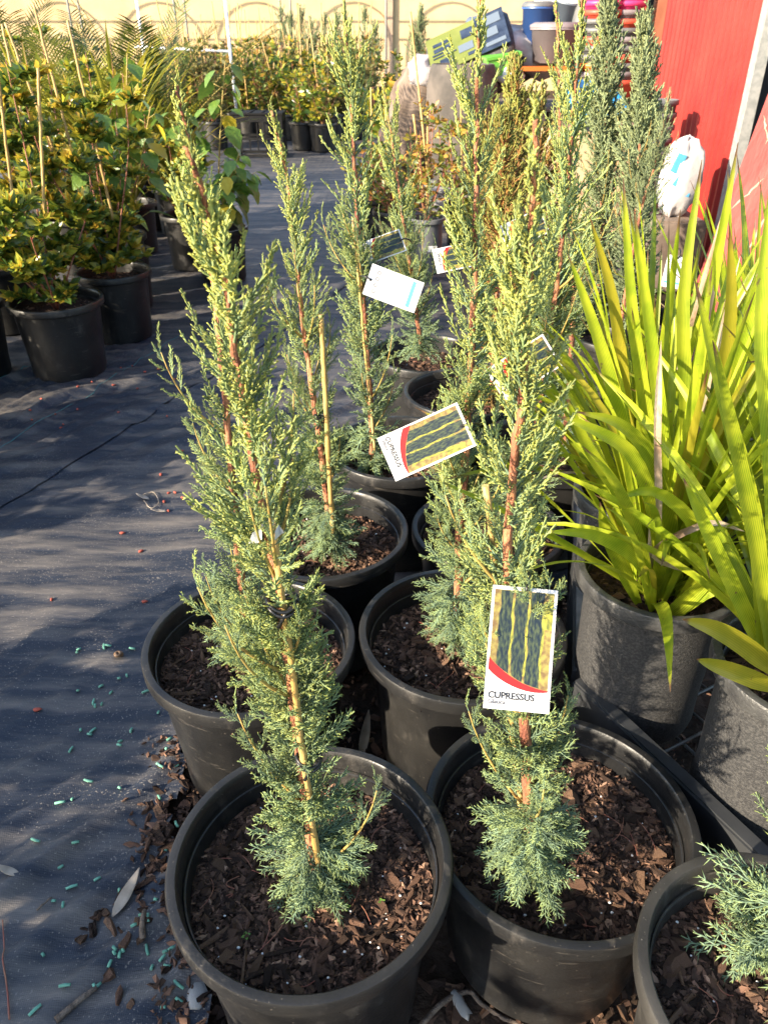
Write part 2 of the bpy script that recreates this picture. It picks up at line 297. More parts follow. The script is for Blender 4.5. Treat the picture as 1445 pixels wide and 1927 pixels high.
class MB:
    """collects shapes; mesh() gives ONE mesh"""
    def __init__(s): s.v = []; s.f = []; s.sm = []
    def add(s, v, f, smooth=False):
        n = len(s.v); s.v += [tuple(map(float, p)) for p in v]; s.f += [tuple(i + n for i in q) for q in f]; s.sm += [smooth] * len(f); return s
    def box(s, c, d, rot=None, taper=1.):
        x, y, z = d[0] / 2, d[1] / 2, d[2] / 2
        v = [Vector((a * x * (taper if cc > 0 else 1), b * y * (taper if cc > 0 else 1), cc * z)) for cc in (-1, 1) for a, b in ((-1, -1), (1, -1), (1, 1), (-1, 1))]
        if rot is not None:
            m = Euler(rot).to_matrix(); v = [m @ p for p in v]
        v = [p + Vector(c) for p in v]
        return s.add(v, [(3, 2, 1, 0), (4, 5, 6, 7), (0, 1, 5, 4), (1, 2, 6, 5), (2, 3, 7, 6), (3, 0, 4, 7)])
    def tube(s, pts, rad, n=8, cap=True):
        pts = [Vector(p) for p in pts]; m = len(pts)
        if not hasattr(rad, '__len__'): rad = [rad] * m
        v = []; f = []; ref = None
        for i, p in enumerate(pts):
            t = (pts[min(i + 1, m - 1)] - pts[max(i - 1, 0)]).normalized()
            if ref is None: ref = t.orthogonal().normalized()
            ref = (ref - t * ref.dot(t)).normalized(); b = t.cross(ref)
            for k in range(n):
                a = 2 * math.pi * k / n; v.append(p + (ref * math.cos(a) + b * math.sin(a)) * rad[i])
        for i in range(m - 1):
            for k in range(n): f.append((i * n + k, i * n + (k + 1) % n, (i + 1) * n + (k + 1) % n, (i + 1) * n + k))
        s.add(v, f, True)
        if cap:
            b0 = len(s.v) - m * n
            s.f += [tuple(b0 + k for k in range(n - 1, -1, -1)), tuple(b0 + (m - 1) * n + k for k in range(n))]; s.sm += [False, False]
        return s
    def lathe(s, prof, n=48, wob=None):
        v = []; f = []; m = len(prof)
        for k in range(n):
            a = 2 * math.pi * k / n
            for (r, z) in prof:
                rr = r * (1 + (wob(a, z) if wob else 0)); v.append((rr * math.cos(a), rr * math.sin(a), z))
        for k in range(n):
            k2 = (k + 1) % n
            for i in range(m - 1): f.append((k * m + i, k2 * m + i, k2 * m + i + 1, k * m + i + 1))
        return s.add(v, f, True)
    def mesh(s, name, mat, auto=None):
        me = bpy.data.meshes.new(name); me.from_pydata(s.v, [], s.f); me.update()
        me.polygons.foreach_set('use_smooth', np.array(s.sm, bool))
        if mat: me.materials.append(M[mat])
        if auto is not None: me.set_sharp_from_angle(angle=R(auto))
        return me
    def build(s, name, mat, parent=None, loc=None, rot=None, auto=None):
        return link(name, s.mesh(name, mat, auto), parent, loc, rot)

def catmull(P, n):
    P = np.asarray(P, float); m = len(P)
    if m == 2: return P[0] + (P[1] - P[0]) * np.linspace(0, 1, n)[:, None]
    Q = np.vstack([2 * P[0] - P[1], P, 2 * P[-1] - P[-2]]); out = []
    for u in np.linspace(0, m - 1 - 1e-9, n):
        i = int(u); t = u - i; a, b, c, d = Q[i:i + 4]
        out.append(.5 * ((2 * b) + (c - a) * t + (2 * a - 5 * b + 4 * c - d) * t * t + (3 * b - a - 3 * c + d) * t ** 3))
    return np.array(out)
def unit(v):
    v = np.asarray(v, float); return v / (np.linalg.norm(v) + 1e-12)

_ph = rng.uniform(0, 6.28, (24,)); _fr = rng.normal(0, 1, (24, 2))
def fnoise(x, y, scale):
    s = 0
    for i in range(12): s = s + np.sin((_fr[i, 0] * x + _fr[i, 1] * y) * scale * (1 + .35 * i) + _ph[i]) / (1 + .3 * i)
    return s / 4.

# ================================================================== THE SETTING
g = MB(); g.add([(-120, -60, -.03), (120, -60, -.03), (120, 200, -.03), (-120, 200, -.03)], [(0, 1, 2, 3)])
ground = tag(g.build('ground', 'ground'), kind='structure')

# woven weed mat with folds; it ends in a ragged edge under the front pots
def mat_edge(y):
    return np.interp(y, [-2, .3, .62, .74, .88, 1.0, 1.17, 1.35, 1.6, 2.2, 30], [-.26, -.24, -.27, -.30, -.40, -.42, -.42, -.2, .3, 1.6, 1.9]) + .012 * np.sin(y * 37) + .008 * np.sin(y * 91 + 1)
def axis_coords(a, b, step, lo, hi, grow):
    core = list(np.arange(a, b, step)); l = []; x = a; st = step
    while x > lo: st *= grow; x -= st; l.append(x)
    r = []; x = core[-1]; st = step
    while x < hi: st *= grow; x += st; r.append(x)
    return np.array(l[::-1] + core + r)
gx = axis_coords(-1.7, .1, .016, -9, 2.4, 1.12); gy = axis_coords(.3, 3.2, .018, -2., 22.5, 1.09)
X, Y = np.meshgrid(gx, gy, indexing='ij')
def mat_h(x, y):
    ca, sa = math.cos(R(49)), math.sin(R(49)); u = x * ca + y * sa; v = -x * sa + y * ca        # folds run up and to the right
    w = v + .05 * np.sin(u * 3.1 + 1) + .025 * np.sin(u * 7.3)
    amp = .5 + .5 * np.sin(u * 2.3 + v * 1.1 + .6)
    a2 = .5 + .5 * np.sin(u * 1.7 - v * 2.9 + 2.2)
    sx_ = w + .02 * np.sin(u * 11 + 2)
    h = .017 * amp * np.maximum(0, np.sin(sx_ * 52 + 1.1 * np.sin(u * 2.7))) ** 2 + .008 * a2 * np.maximum(0, np.sin(sx_ * 97 + 1.7 * np.sin(u * 3.9 + 1))) ** 2 + .016 * amp * np.maximum(0, np.sin(w * 17 + .8)) ** 3 + .011 * a2 * np.maximum(0, np.sin(w * 34 + 2.1 + .7 * np.sin(u * 4))) ** 2
    h = h + .008 * fnoise(x, y, 5.) + .0035 * fnoise(u * .5, v * 2, 20.) + .0012 * fnoise(u * .5, v * 2, 55.)
    fade = np.clip((5.5 - y) / 2.5, .3, 1)
    return .002 + np.maximum(h, -.006) * fade
Z = mat_h(X, Y)
V = np.stack([X, Y, Z], -1).reshape(-1, 3); ny = len(gy)
I, J = np.meshgrid(np.arange(len(gx) - 1), np.arange(ny - 1), indexing='ij')
F = np.stack([I * ny + J, (I + 1) * ny + J, (I + 1) * ny + J + 1, I * ny + J + 1], -1).reshape(-1, 4)
ctr = V[F].mean(1); F = F[ctr[:, 0] < mat_edge(ctr[:, 1])]
wm = link('weed_mat', fast_mesh('weed_mat', V, F, 'weed_mat')); tag(wm, kind='structure')
# upper sheet lapping over the first one, its hem runs across the aisle
lap = [(-1.55, 1.5), (-1.2, 2.24), (-.90, 2.96), (-.52, 3.9), (-.15, 5.0)]
lv = []; lf = []
LP = catmull(np.array([(a, b, 0) for a, b in lap]), 80)
for i, p in enumerate(LP):
    for k, off in enumerate((0, .01, .05, .14)):
        q = p + np.array([-.95, .3, 0]) * off
        lv.append((q[0], q[1], mat_h(q[0], q[1]) + (.005, .008, .007, .003)[k]))
for i in range(79):
    for k in range(3): lf.append((i * 4 + k, i * 4 + k + 1, i * 4 + 5 + k, i * 4 + 4 + k))
lp_ = MB(); lp_.add(lv, lf, True); tag(lp_.build('weed_mat_seam', 'weed_mat', None), kind='structure')
def thread(px, w=.0009):
    P = catmull(np.array([atz(a, b, .004) for a, b in px]), 30)
    P[:, 2] = mat_h(P[:, 0], P[:, 1]) + .002
    MB().tube(P, w, 5).build('marker_thread', 'thread', wm)
thread([(-20, 858), (60, 812), (170, 745), (250, 690), (340, 632)]); thread([(-10, 722), (30, 705), (62, 688)], .0016)

# cream boundary wall at the back with its post
wall = thing('boundary_wall', 'long cream rendered wall closing the back of the nursery', 'wall', (0, 24, 0))
b = MB(); b.box((0, .15, 2.2), (60, .3, 4.46)); b.build('render_face', 'cream', wall)
b = MB(); p = aty(731, 40, 23.9); b.box((p[0], -.06, 2.2), (.22, .1, 4.4)); b.build('wall_post', 'post_brown', wall)

# hoops of a bare tunnel frame in front of that wall
hf = thing('hoop_tunnel_frame', 'grey pipe hoops of a bare tunnel frame before the cream wall', 'frame', (0, 22.2, 0))
for k in range(6):
    x0 = -15.0 + 2.55 * k; pts = [(x0, 0, 0), (x0, 0, 2.2)] + [(x0 + 1.15 - 1.15 * math.cos(a), 0, 2.2 + 1.15 * math.sin(a)) for a in np.linspace(.15, math.pi - .15, 15)] + [(x0 + 2.3, 0, 2.2), (x0 + 2.3, 0, 0)]
    MB().tube(pts, .028, 6).build('hoop', 'pipe_grey', hf)
MB().tube([(-15.2, .04, 2.5), (3.2, .04, 2.5)], .025, 6).build('purlin', 'pipe_grey', hf)
MB().tube([(-15.2, .04, 2.9), (3.2, .04, 2.9)], .025, 6).build('purlin', 'pipe_grey', hf)
pf = thing('pipe_rail', 'white pipe post and rail behind the palm', 'rail', tuple(aty(437, 110, 12.0) * np.array([1, 1, 0])))
o_ = np.array(pf.location)
MB().tube([(0, 0, 0), (-.03, 0, 2.2)], .02, 8).build('post', 'white_pipe', pf)
q = aty(270, 90, 12.4) - o_; MB().tube([(q[0], q[1], 0), (q[0], q[1], 2.2)], .02, 8).build('post', 'white_pipe', pf)
a_, b_ = aty(436, 97, 12.0) - o_, aty(255, 88, 12.4) - o_; MB().tube([a_, b_], .017, 8).build('rail_bar', 'white_pipe', pf)

# red shed along the right
XS = 2.05
shed = thing('red_shed', 'red ribbed metal shed standing along the right of the yard', 'shed', (XS, 5, 0))
def sheet(y0, y1, z1=3.0, z0=.02):
    n = int((y1 - y0) / .09); mb = MB(); v = []; f = []
    ys = []; 
    for i in range(n):
        a = y0 + (y1 - y0) * i / n; w = (y1 - y0) / n
        ys += [(a, 0), (a + w * .5, 0), (a + w * .62, -.034), (a + w * .88, -.034)]
    ys.append((y1, 0))
    for (a, d) in ys: v += [(d, a, z0), (d, a, z1)]
    m = len(ys)
    for i in range(m - 1): f.append((2 * i, 2 * i + 1, 2 * i + 3, 2 * i + 2))
    mb.add(v, f); return mb
sheet(-.06, .85).build('wall_sheet', 'red_sheet', shed)
sheet(.85, 1.60).build('wall_sheet', 'red_sheet', shed, (.003, 0, 0))
b = MB(); b.box((.03, 2.54, 1.5), (.12, .04, 3.)); b.build('door_trim', 'red_sheet', shed)
b = MB(); b.box((.72, 2.60, 1.5), (1.25, .02, 3.)); b.build('doorway_shade_panel', 'dark', shed)  # flat panel painted black as the shade within the doorway
b = MB(); b.box((.05, 1.84, 1.5), (.08, .24, 3.0)); b.build('door_jamb', 'brown_steel', shed)
b = MB(); b.box((.03, 2.05, 1.5), (.03, .05, 3.0)); b.build('door_jamb', 'brown_steel', shed)
b = MB(); b.box((.0, -.11, 1.5), (.06, .08, 3.0)); b.build('corner_post', 'galv', shed)
b = MB(); b.box((.4, -.95, 1.5), (.03, 1.8, 3.)); b.build('opening_shade_panel', 'dark', shed)  # dark sheet whose colour stands for shade in the opening past the post
b = MB(); b.box((.9, .3, 3.05), (2.0, 5.4, .06)); b.build('roof', 'red_sheet', shed)

def potp(D=.40, h=.34, soil=.285, bot=.76, n=56, lip=.030, wobble=.004):
    """profiles of a nursery pot: body and the lip as its own mesh"""
    r = D / 2; ri = r - .020
    body = [(0, .004), (r * bot * .9, .004), (r * bot, .014), (r * bot + .003, .03)]
    for k in range(1, 6): t = k / 5; body.append((r * bot + (ri - r * bot) * t, .03 + (h - lip - .03) * t))
    lipp = [(ri - .001, h - lip - .006), (ri + .006, h - lip), (r - .003, h - lip + .001), (r, h - lip + .004), (r + .0008, h - .004), (r - .0012, h - .0004), (r - .0035, h + .0004), (r - .0125, h), (r - .0145, h - .002),
            (r - .0165, h - .012), (r - .0185, h - .034), (r - .0225, h - .036), (r - .027, soil - .02)]
    w = lambda a, z: wobble * math.sin(2 * a + 1.1) + wobble * .5 * math.sin(3 * a + z * 3)
    A = MB(); A.lathe(body, n, w); B_ = MB(); B_.lathe(lipp, n, w)
    return A, B_
_pots = {}
def add_pot(parent, D=.40, h=.34, soil=.285, bot=.76, mat='pot', n=56, key=None, rimmat=None):
    k = key or (D, h, soil, bot, mat, n)
    if k not in _pots:
        A, B_ = potp(D, h, soil, bot, n); _pots[k] = (A.mesh('pot', mat, 35), B_.mesh('rim', rimmat or mat, 38))
    p = link('pot', _pots[k][0], parent); link('rim', _pots[k][1], p); return p

# bark chips: shared meshes
def chip_mesh(i, matn):
    r_ = np.random.default_rng(100 + i); L = r_.uniform(.7, 1.4); W = r_.uniform(.28, .6); H = r_.uniform(.16, .34)
    v = []
    for z in (-1, 1):
        for a, b_ in ((-1, -1), (.1, -1.15), (1, -.8), (1.1, .5), (-.1, 1.1), (-1.05, .7)):
            s_ = 1 if z < 0 else .82
            v.append(np.array([a * L / 2 * s_, b_ * W / 2 * s_, z * H / 2]) + r_.normal(0, .075, 3))
    f = [(5, 4, 3, 2, 1, 0), (6, 7, 8, 9, 10, 11)] + [(k, (k + 1) % 6, (k + 1) % 6 + 6, k + 6) for k in range(6)]
    mb = MB(); mb.add(v, f); return mb.mesh('bark_chip', matn)
CHIPS = [chip_mesh(i, ['chip1', 'chip1', 'chip2', 'chip2', 'chip3', 'chip1'][i % 6]) for i in range(18)]
CV = [np.array([v.co[:] for v in m.vertices]) for m in CHIPS[:12]]
CT = [(0, 5, 4), (0, 4, 3), (0, 3, 2), (0, 2, 1), (6, 7, 8), (6, 8, 9), (6, 9, 10), (6, 10, 11)] + [t for k in range(6) for t in ((k, (k + 1) % 6, (k + 1) % 6 + 6), (k, (k + 1) % 6 + 6, k + 6))]
CT = np.array(CT)
CS = [v[[0, 1, 3, 4, 6, 7, 9, 10]] for v in CV]; CQ = np.array([(4, 5, 6), (4, 6, 7), (0, 1, 5), (0, 5, 4), (1, 2, 6), (1, 6, 5), (2, 3, 7), (2, 7, 6), (3, 0, 4), (3, 4, 7)])      # cheaper chips for the fine mulch
def euler_m(a, b_, c_):
    return np.array(Euler((a, b_, c_)).to_matrix())
def scatter_mesh(name, pts, sizes, r_, tone=None, mat='mulch'):
    Vs = []; Fs = []; Cs = []; off = 0
    for p, s in zip(pts, sizes):
        v = CS[r_.integers(len(CS))] @ euler_m(r_.normal(0, .35), r_.normal(0, .35), r_.uniform(0, 6.28)).T * s + p
        Vs.append(v); Fs.append(CQ + off); off += len(v)
        t = np.clip(r_.normal(.42, .25), 0, 1); Cs.append(np.tile((t, r_.random(), 0), (len(v), 1)))
    return fast_mesh(name, np.vstack(Vs), np.vstack(Fs), mat, np.vstack(Cs), False)
def soil_h(x, y, seed):
    return .006 * fnoise(x + seed, y - seed, 17.) + .004 * fnoise(x - seed, y, 45.)
def add_soil(parent, r, z, seed, nbig, nsmall, npearl=20, big=(.009, .027), mound=.0):
    r_ = np.random.default_rng(seed); n = 22; mb = MB(); v = [(0, 0, z + mound)]; f = []
    m = 40
    for i in range(1, n + 1):
        for k in range(m):
            a = 2 * math.pi * k / m; rr = r * i / n; x, y = rr * math.cos(a), rr * math.sin(a)
            v.append((x, y, z + soil_h(x, y, seed) + mound * (1 - (i / n) ** 2)))
    for k in range(m): f.append((0, 1 + k, 1 + (k + 1) % m))
    for i in range(n - 1):
        for k in range(m): f.append((1 + i * m + k, 1 + (i + 1) * m + k, 1 + (i + 1) * m + (k + 1) % m, 1 + i * m + (k + 1) % m))
    mb.add(v, f, True); so = mb.build('soil', 'soil', parent)
    def pts(k, edge):
        a = r_.uniform(0, 6.283, k); q = np.sqrt(r_.uniform(0, 1, k)) * (r - edge); x, y = q * np.cos(a), q * np.sin(a)
        return np.stack([x, y, z + soil_h(x, y, seed) + mound * (1 - (q / r) ** 2)], -1)
    if nsmall:
        P = pts(nsmall, .004); P[:, 2] += .002
        me = scatter_mesh('fine_mulch', P, r_.uniform(.005, .016, nsmall), r_); tag(link('fine_mulch', me, so), kind='stuff')
    P = pts(nbig, .016)
    for p in P:
        s = r_.uniform(*big) * (1 if r_.random() < .85 else 1.2)
        o = link('bark_chip', CHIPS[r_.integers(len(CHIPS))], so, (p[0], p[1], p[2] + .003 + .1 * s), (r_.normal(0, .3), r_.normal(0, .3), r_.uniform(0, 6.28)))
        o.scale = (s, s * r_.uniform(.7, 1.2), s) if r_.random() < .86 else (s * 1.7, s * .42, s * .7)
    for k in range(nbig // 9):
        p = pts(1, .03)[0]; a = r_.uniform(0, 6.28); L = r_.uniform(.015, .05); c_ = r_.normal(0, .3, 2)
        C = [(p[0] + math.cos(a + c_[0] * u * 3) * L * (u - .5), p[1] + math.sin(a + c_[1] * u * 3) * L * (u - .5), p[2] + .009 + .004 * math.sin(u * 3.1)) for u in np.linspace(0, 1, 6)]
        MB().tube(C, .0006, 4, False).build('root_fibre', 'red_twig', so)
    P = pts(npearl, .01)
    for p in P:
        o = link('perlite_bead', PEARL, so, (p[0], p[1], p[2] + .006)); s = r_.uniform(.0012, .0027); o.scale = (s, s * .8, s * .8)
    return so
def ball_mesh(name, mat, seg=8, rings=5, jit=.12, seed=0):
    r_ = np.random.default_rng(seed); mb = MB(); v = [(0, 0, 1)]; f = []
    for i in range(1, rings):
        t = math.pi * i / rings
        for k in range(seg):
            a = 2 * math.pi * k / seg; q = 1 + r_.normal(0, jit); v.append((q * math.sin(t) * math.cos(a), q * math.sin(t) * math.sin(a), q * math.cos(t)))
    v.append((0, 0, -1)); e = len(v) - 1
    for k in range(seg): f.append((0, 1 + k, 1 + (k + 1) % seg)); f.append((e, e - seg + (k + 1) % seg, e - seg + k))
    for i in range(rings - 2):
        for k in range(seg): f.append((1 + i * seg + k, 1 + (i + 1) * seg + k, 1 + (i + 1) * seg + (k + 1) % seg, 1 + i * seg + (k + 1) % seg))
    mb.add(v, f, True); return mb.mesh(name, mat)
PEARL = ball_mesh('perlite_bead', 'perlite', 6, 4)

# ------------------------------------------------------------------ cypress sprays
def seg_mesh(S):
    """S: rows p0(3) p1(3) r0 r1 t0 t1 -> verts (6 per row), quads, tip value per vert"""
    S = np.asarray(S); p0, p1 = S[:, 0:3], S[:, 3:6]; d = p1 - p0; d /= np.linalg.norm(d, axis=1)[:, None] + 1e-9
    ref = np.where(np.abs(d[:, 2:3]) > .9, np.array([[1., 0, 0]]), np.array([[0, 0, 1.]])); a = np.cross(d, ref); a /= np.linalg.norm(a, axis=1)[:, None]; b_ = np.cross(d, a)
    tube = S[:, 7] >= 0
    ring = [a * math.cos(2 * math.pi * k / 3) + b_ * math.sin(2 * math.pi * k / 3) for k in range(3)]
    nt, npy = int(tube.sum()), int((~tube).sum())
    V = np.zeros((nt, 6, 3)); T = np.zeros((nt, 6)); W = np.zeros((npy, 4, 3)); U_ = np.zeros((npy, 4))
    for k in range(3):
        V[:, k] = (p0 + ring[k] * S[:, 6:7])[tube]; V[:, 3 + k] = (p1 + ring[k] * S[:, 7:8])[tube]; T[:, k] = S[tube, 8]; T[:, 3 + k] = S[tube, 9]
        W[:, k] = (p0 + d * (np.linalg.norm(p1 - p0, axis=1)[:, None] * .12 * k) + ring[k] * S[:, 6:7])[~tube]; U_[:, k] = S[~tube, 8]
    W[:, 3] = p1[~tube]; U_[:, 3] = S[~tube, 9]
    Q = (np.array([[0, 1, 4], [0, 4, 3], [1, 2, 5], [1, 5, 4], [2, 0, 3], [2, 3, 5]])[None] + np.arange(nt)[:, None, None] * 6).reshape(-1, 3)
    Q2 = (np.array([[0, 1, 3], [1, 2, 3], [2, 0, 3]])[None] + nt * 6 + np.arange(npy)[:, None, None] * 4).reshape(-1, 3)
    return np.vstack([V.reshape(-1, 3), W.reshape(-1, 3)]), np.vstack([Q, Q2]), np.r_[T.ravel(), U_.ravel()]
def rot_to(d, up):
    z = unit(d); x = np.asarray(up, float) - z * np.dot(up, z)
    x = unit(x) if np.linalg.norm(x) > 1e-6 else unit(np.cross(z, (1, .3, .2))); y = np.cross(z, x); return np.stack([x, y, z], 1)
def gen_spray(kind, seed, lod=False):
    r_ = np.random.default_rng(seed); S = []
    P = dict(juv=dict(L=.075, n=22, a=(32, 48), l1=.025, thick=.00068, sp=.0042, l2=.009, a2=34, curve=.25, droop=.0),
             mid=dict(L=.080, n=23, a=(34, 52), l1=.027, thick=.00086, sp=.0044, l2=.0076, a2=38, curve=.30, droop=.0),
             upper=dict(L=.088, n=25, a=(28, 44), l1=.0185, thick=.00094, sp=.0042, l2=.0050, a2=34, curve=.35, droop=.0),
             tip=dict(L=.040, n=14, a=(16, 28), l1=.010, thick=.00105, sp=.0042, l2=.0042, a2=24, curve=.2, droop=0),
             far=dict(L=.09, n=11, a=(28, 48), l1=.030, thick=.0019, sp=.011, l2=.011, a2=36, curve=.3, droop=0))[kind]
    if lod: P['n'] = int(P['n'] * .72); P['sp'] *= 1.35; P['thick'] *= 1.3; P['l2'] *= 1.15
    L = P['L']; m = 6 if not lod else 4
    ax = [np.array([P['curve'] * L * (s ** 2) * .6 + r_.normal(0, .0012), r_.normal(0, .0012) * s * 3, L * s]) for s in np.linspace(0, 1, m + 1)]
    for i in range(m):
        w = P['thick'] * (1.5 - .6 * i / m); S.append(np.r_[ax[i], ax[i + 1], w, w * .93, .15 + .5 * i / m, .15 + .5 * (i + 1) / m])
    axd = np.array(ax)
    for k in range(P['n']):
        s = .10 + .86 * (k + r_.uniform(-.3, .3)) / P['n']; u = s * m; i = min(int(u), m - 1); base = axd[i] + (axd[i + 1] - axd[i]) * (u - i)
        t = unit(axd[i + 1] - axd[i]); az = (0 if k % 2 else math.pi) + math.pi / 2 + r_.normal(0, .55)
        fr = rot_to(t, (1, 0, 0)); al = R(r_.uniform(*P['a']))
        d0 = fr @ np.array([math.sin(al) * math.cos(az), math.sin(al) * math.sin(az), math.cos(al)])
        l1 = P['l1'] * (1.05 - .75 * s) * r_.uniform(.7, 1.25) * (.55 + .45 * min(1, s / .25))
        d1 = unit(d0 + .45 * t); mid = base + d0 * l1 * .5; end = mid + d1 * l1 * .5; w = P['thick']
        e0 = .2 + .35 * s; S.append(np.r_[base, mid, w, w, e0, .5]); S.append(np.r_[mid, end, w, w * .62, .5, 1.])
        nn = int(l1 / P['sp'])
        for j in range(nn):
            q = (j + .7) / (nn + .4); pb = base + (mid - base) * q * 2 if q < .5 else mid + (end - mid) * (q - .5) * 2
            dd = d0 if q < .5 else d1; f2 = rot_to(dd, t); sd = 1 if j % 2 else -1; a2 = R(P['a2'] * r_.uniform(.8, 1.25)); z2 = r_.normal(0, .5)
            d2 = f2 @ np.array([math.sin(a2) * sd * math.cos(z2), math.sin(a2) * math.sin(z2), math.cos(a2)])
            l2 = P['l2'] * r_.uniform(.6, 1.2) * (1.1 - .5 * q); S.append(np.r_[pb, pb + d2 * l2 * 1.1, w * 1.12, -1, .4 + .2 * q, .9 + .1 * q])
    return seg_mesh(S)
SPRAY = {k: [gen_spray(k, 10 * i + j) for j in range(8)] for i, k in enumerate(('juv', 'mid', 'upper', 'tip', 'far'))}
SPRAY.update({k + '_lod': [gen_spray(k, 10 * i + j, True) for j in range(8)] for i, k in enumerate(('juv', 'mid', 'upper', 'tip'))})

def cypress(label, pos, stem_pts, seed, n=230, width=1., mats='cypress', pot=None, soil=(60, 900), stakes=(), ties=(), group=None, detail='near', radius=.0085, bottom=.0, name='potted_cypress', nbr=10, openness=1., cat='potted tree', thin=.1):
    """pot, soil, stem, side branches and foliage of one plant; stem_pts are world points from the soil up"""
    r_ = np.random.default_rng(seed); loc = np.array([pos[0], pos[1], 0.])
    t = thing(name, label, cat, tuple(loc), 0, group)
    pot = dict(D=.40, h=.34, soil=.276, mat='pot') if pot is None else pot
    add_pot(t, **pot); add_soil(t, pot['D'] / 2 - .024, pot['soil'], seed, soil[0], soil[1], soil[2] if len(soil) > 2 else 14)
    C = catmull(np.asarray(stem_pts) - loc, 50); seglen = np.r_[0, np.cumsum(np.linalg.norm(np.diff(C, axis=0), axis=1))]; H = seglen[-1]
    C = C + np.c_[r_.normal(0, .0010, (50, 2)), np.zeros(50)]
    rad = [radius * (1 - .78 * (s / H) ** 1.15) for s in seglen]
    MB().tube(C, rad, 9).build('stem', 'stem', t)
    def P(s): return np.array([np.interp(s, seglen, C[:, k]) for k in range(3)])
    def T(s): return unit(P(min(s + .02, H)) - P(max(s - .02, 0)))
    Vs, Fs, Cs, off = [], [], [], 0
    def put(kind, o, d, up, sc, hf, tipshift=0.):
        nonlocal off
        if detail == 'lod' and kind != 'far': kind += '_lod'
        v, f, tp = SPRAY[kind][r_.integers(8)]
        Vs.append((v * sc) @ rot_to(d, up).T + o); Fs.append(f + off); off += len(v)
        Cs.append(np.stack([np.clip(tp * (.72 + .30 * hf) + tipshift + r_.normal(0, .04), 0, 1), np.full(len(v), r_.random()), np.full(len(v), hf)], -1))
    br = MB(); ga = r_.uniform(0, 6)
    dt = 'far' if detail == 'far' else None
    for i in range(n):
        # dense below, open towards the top
        u = r_.random(); s01 = u ** (1.0 + .85 * openness); s01 = bottom + (1 - bottom) * s01 * .965
        s = s01 * H; p, tg = P(s), T(s); ga += 2.399 + r_.normal(0, .4)
        fr = rot_to(tg, (1, 0, 0)); side = fr @ np.array([math.cos(ga), math.sin(ga), 0])
        if s01 < .11:
            ang = R(r_.uniform(62, 125)); kind = 'juv'; sc = r_.uniform(.75, 1.15)
        elif s01 < .5:
            ang = R(np.interp(s01, [.11, .5], [62, 42]) + r_.normal(0, 9)); kind = 'mid' if r_.random() < .75 else 'juv'; sc = r_.uniform(.75, 1.2)
        elif s01 < .88:
            ang = R(np.interp(s01, [.5, .88], [46, 34]) + r_.normal(0, 7)); kind = 'upper'; sc = np.interp(s01, [.5, .88], [1.25, .95]) * r_.uniform(.75, 1.15)
        else:
            ang = R(r_.uniform(14, 26)); kind = 'tip'; sc = np.interp(s01, [.88, 1], [1.2, .7]) * r_.uniform(.8, 1.2)
        sc *= width
        if side[1] < -.55 and s01 > .1 and r_.random() < .3: continue
        if s01 > .5 and detail != 'far' and r_.random() < thin: continue
        d = tg * math.cos(ang) + side * math.sin(ang)
        if s01 < .11 and ang > R(85): up = np.array([0, 0, -1.])
        else: up = tg
        put(dt or kind, p, d, up, sc * (1.05 if dt else 1), s01)
    if detail == 'near' and bottom == 0:            # fine drooping skirt round the foot
        for i in range(30):
            s01 = r_.uniform(.015, .12); p, tg = P(s01 * H), T(s01 * H); ga += 2.399 + r_.normal(0, .3)
            fr = rot_to(tg, (1, 0, 0)); side = fr @ np.array([math.cos(ga), math.sin(ga), 0]); ang = R(r_.uniform(75, 122))
            put('juv', p, tg * math.cos(ang) + side * math.sin(ang), (0, 0, -1.) if r_.random() < .6 else tg, r_.uniform(.85, 1.2) * width, 0., -.04)
    # side branches with their own sprays
    for b_ in range(nbr):
        s01 = r_.uniform(.02, .62) + bottom * .3; s = min(s01, .8) * H; p, tg = P(s), T(s); ga += 2.399
        fr = rot_to(tg, (1, 0, 0)); side = fr @ np.array([math.cos(ga), math.sin(ga), 0]); L = r_.uniform(.10, .22) * width * (1.1 - .5 * s01)
        d0 = unit(tg + side * r_.uniform(.55, 1.0)); d1 = unit(tg + side * .12); B = [p]
        for k in range(7): B.append(B[-1] + unit(d0 * (1 - k / 7) + d1 * k / 7) * L / 7)
        B = np.array(B); br.tube(B, [.0024 * (1 - .65 * k / 7) for k in range(8)], 6)
        ns = 5 if dt else 12
        for k in range(ns):
            u = .12 + .86 * k / ns; i = min(int(u * 7), 6); q = B[i] + (B[i + 1] - B[i]) * (u * 7 - i); bt = unit(B[i + 1] - B[i]); w = r_.uniform(0, 6.28)
            f2 = rot_to(bt, (1, 0, 0)); sd = f2 @ np.array([math.cos(w), math.sin(w), 0]); an = R(r_.uniform(30, 50))
            put(dt or ('mid' if s01 < .45 else 'upper'), q, bt * math.cos(an) + sd * math.sin(an), bt, r_.uniform(.42, .7) * width * (1.15 - .4 * u), s01, .03)
        put(dt or 'upper', B[-1], d1, tg, .5 * width, s01, .1)
    for q in np.arange(.70, 1.0, .011 if not dt else .03):
        ga += 2.399; tg = T(q * H); fr = rot_to(tg, (1, 0, 0)); sd = fr @ np.array([math.cos(ga), math.sin(ga), 0]); an = R(r_.uniform(10, 22))
        put(dt or 'tip', P(q * H), tg * math.cos(an) + sd * math.sin(an), tg, r_.uniform(.6, 1.0) * (1.25 - .5 * (q - .7) / .3) * (.7 if dt else 1), 1., .03)
    put(dt or 'tip', C[-1] - T(H) * .01, T(H), (1, 0, 0), .8, 1., .05)
    put(dt or 'tip', C[-1] - T(H) * .03, T(H), (0, 1, 0), .8, 1., .05)
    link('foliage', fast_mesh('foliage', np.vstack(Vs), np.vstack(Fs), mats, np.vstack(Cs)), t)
    if nbr: br.build('side_branches', 'twig', t)
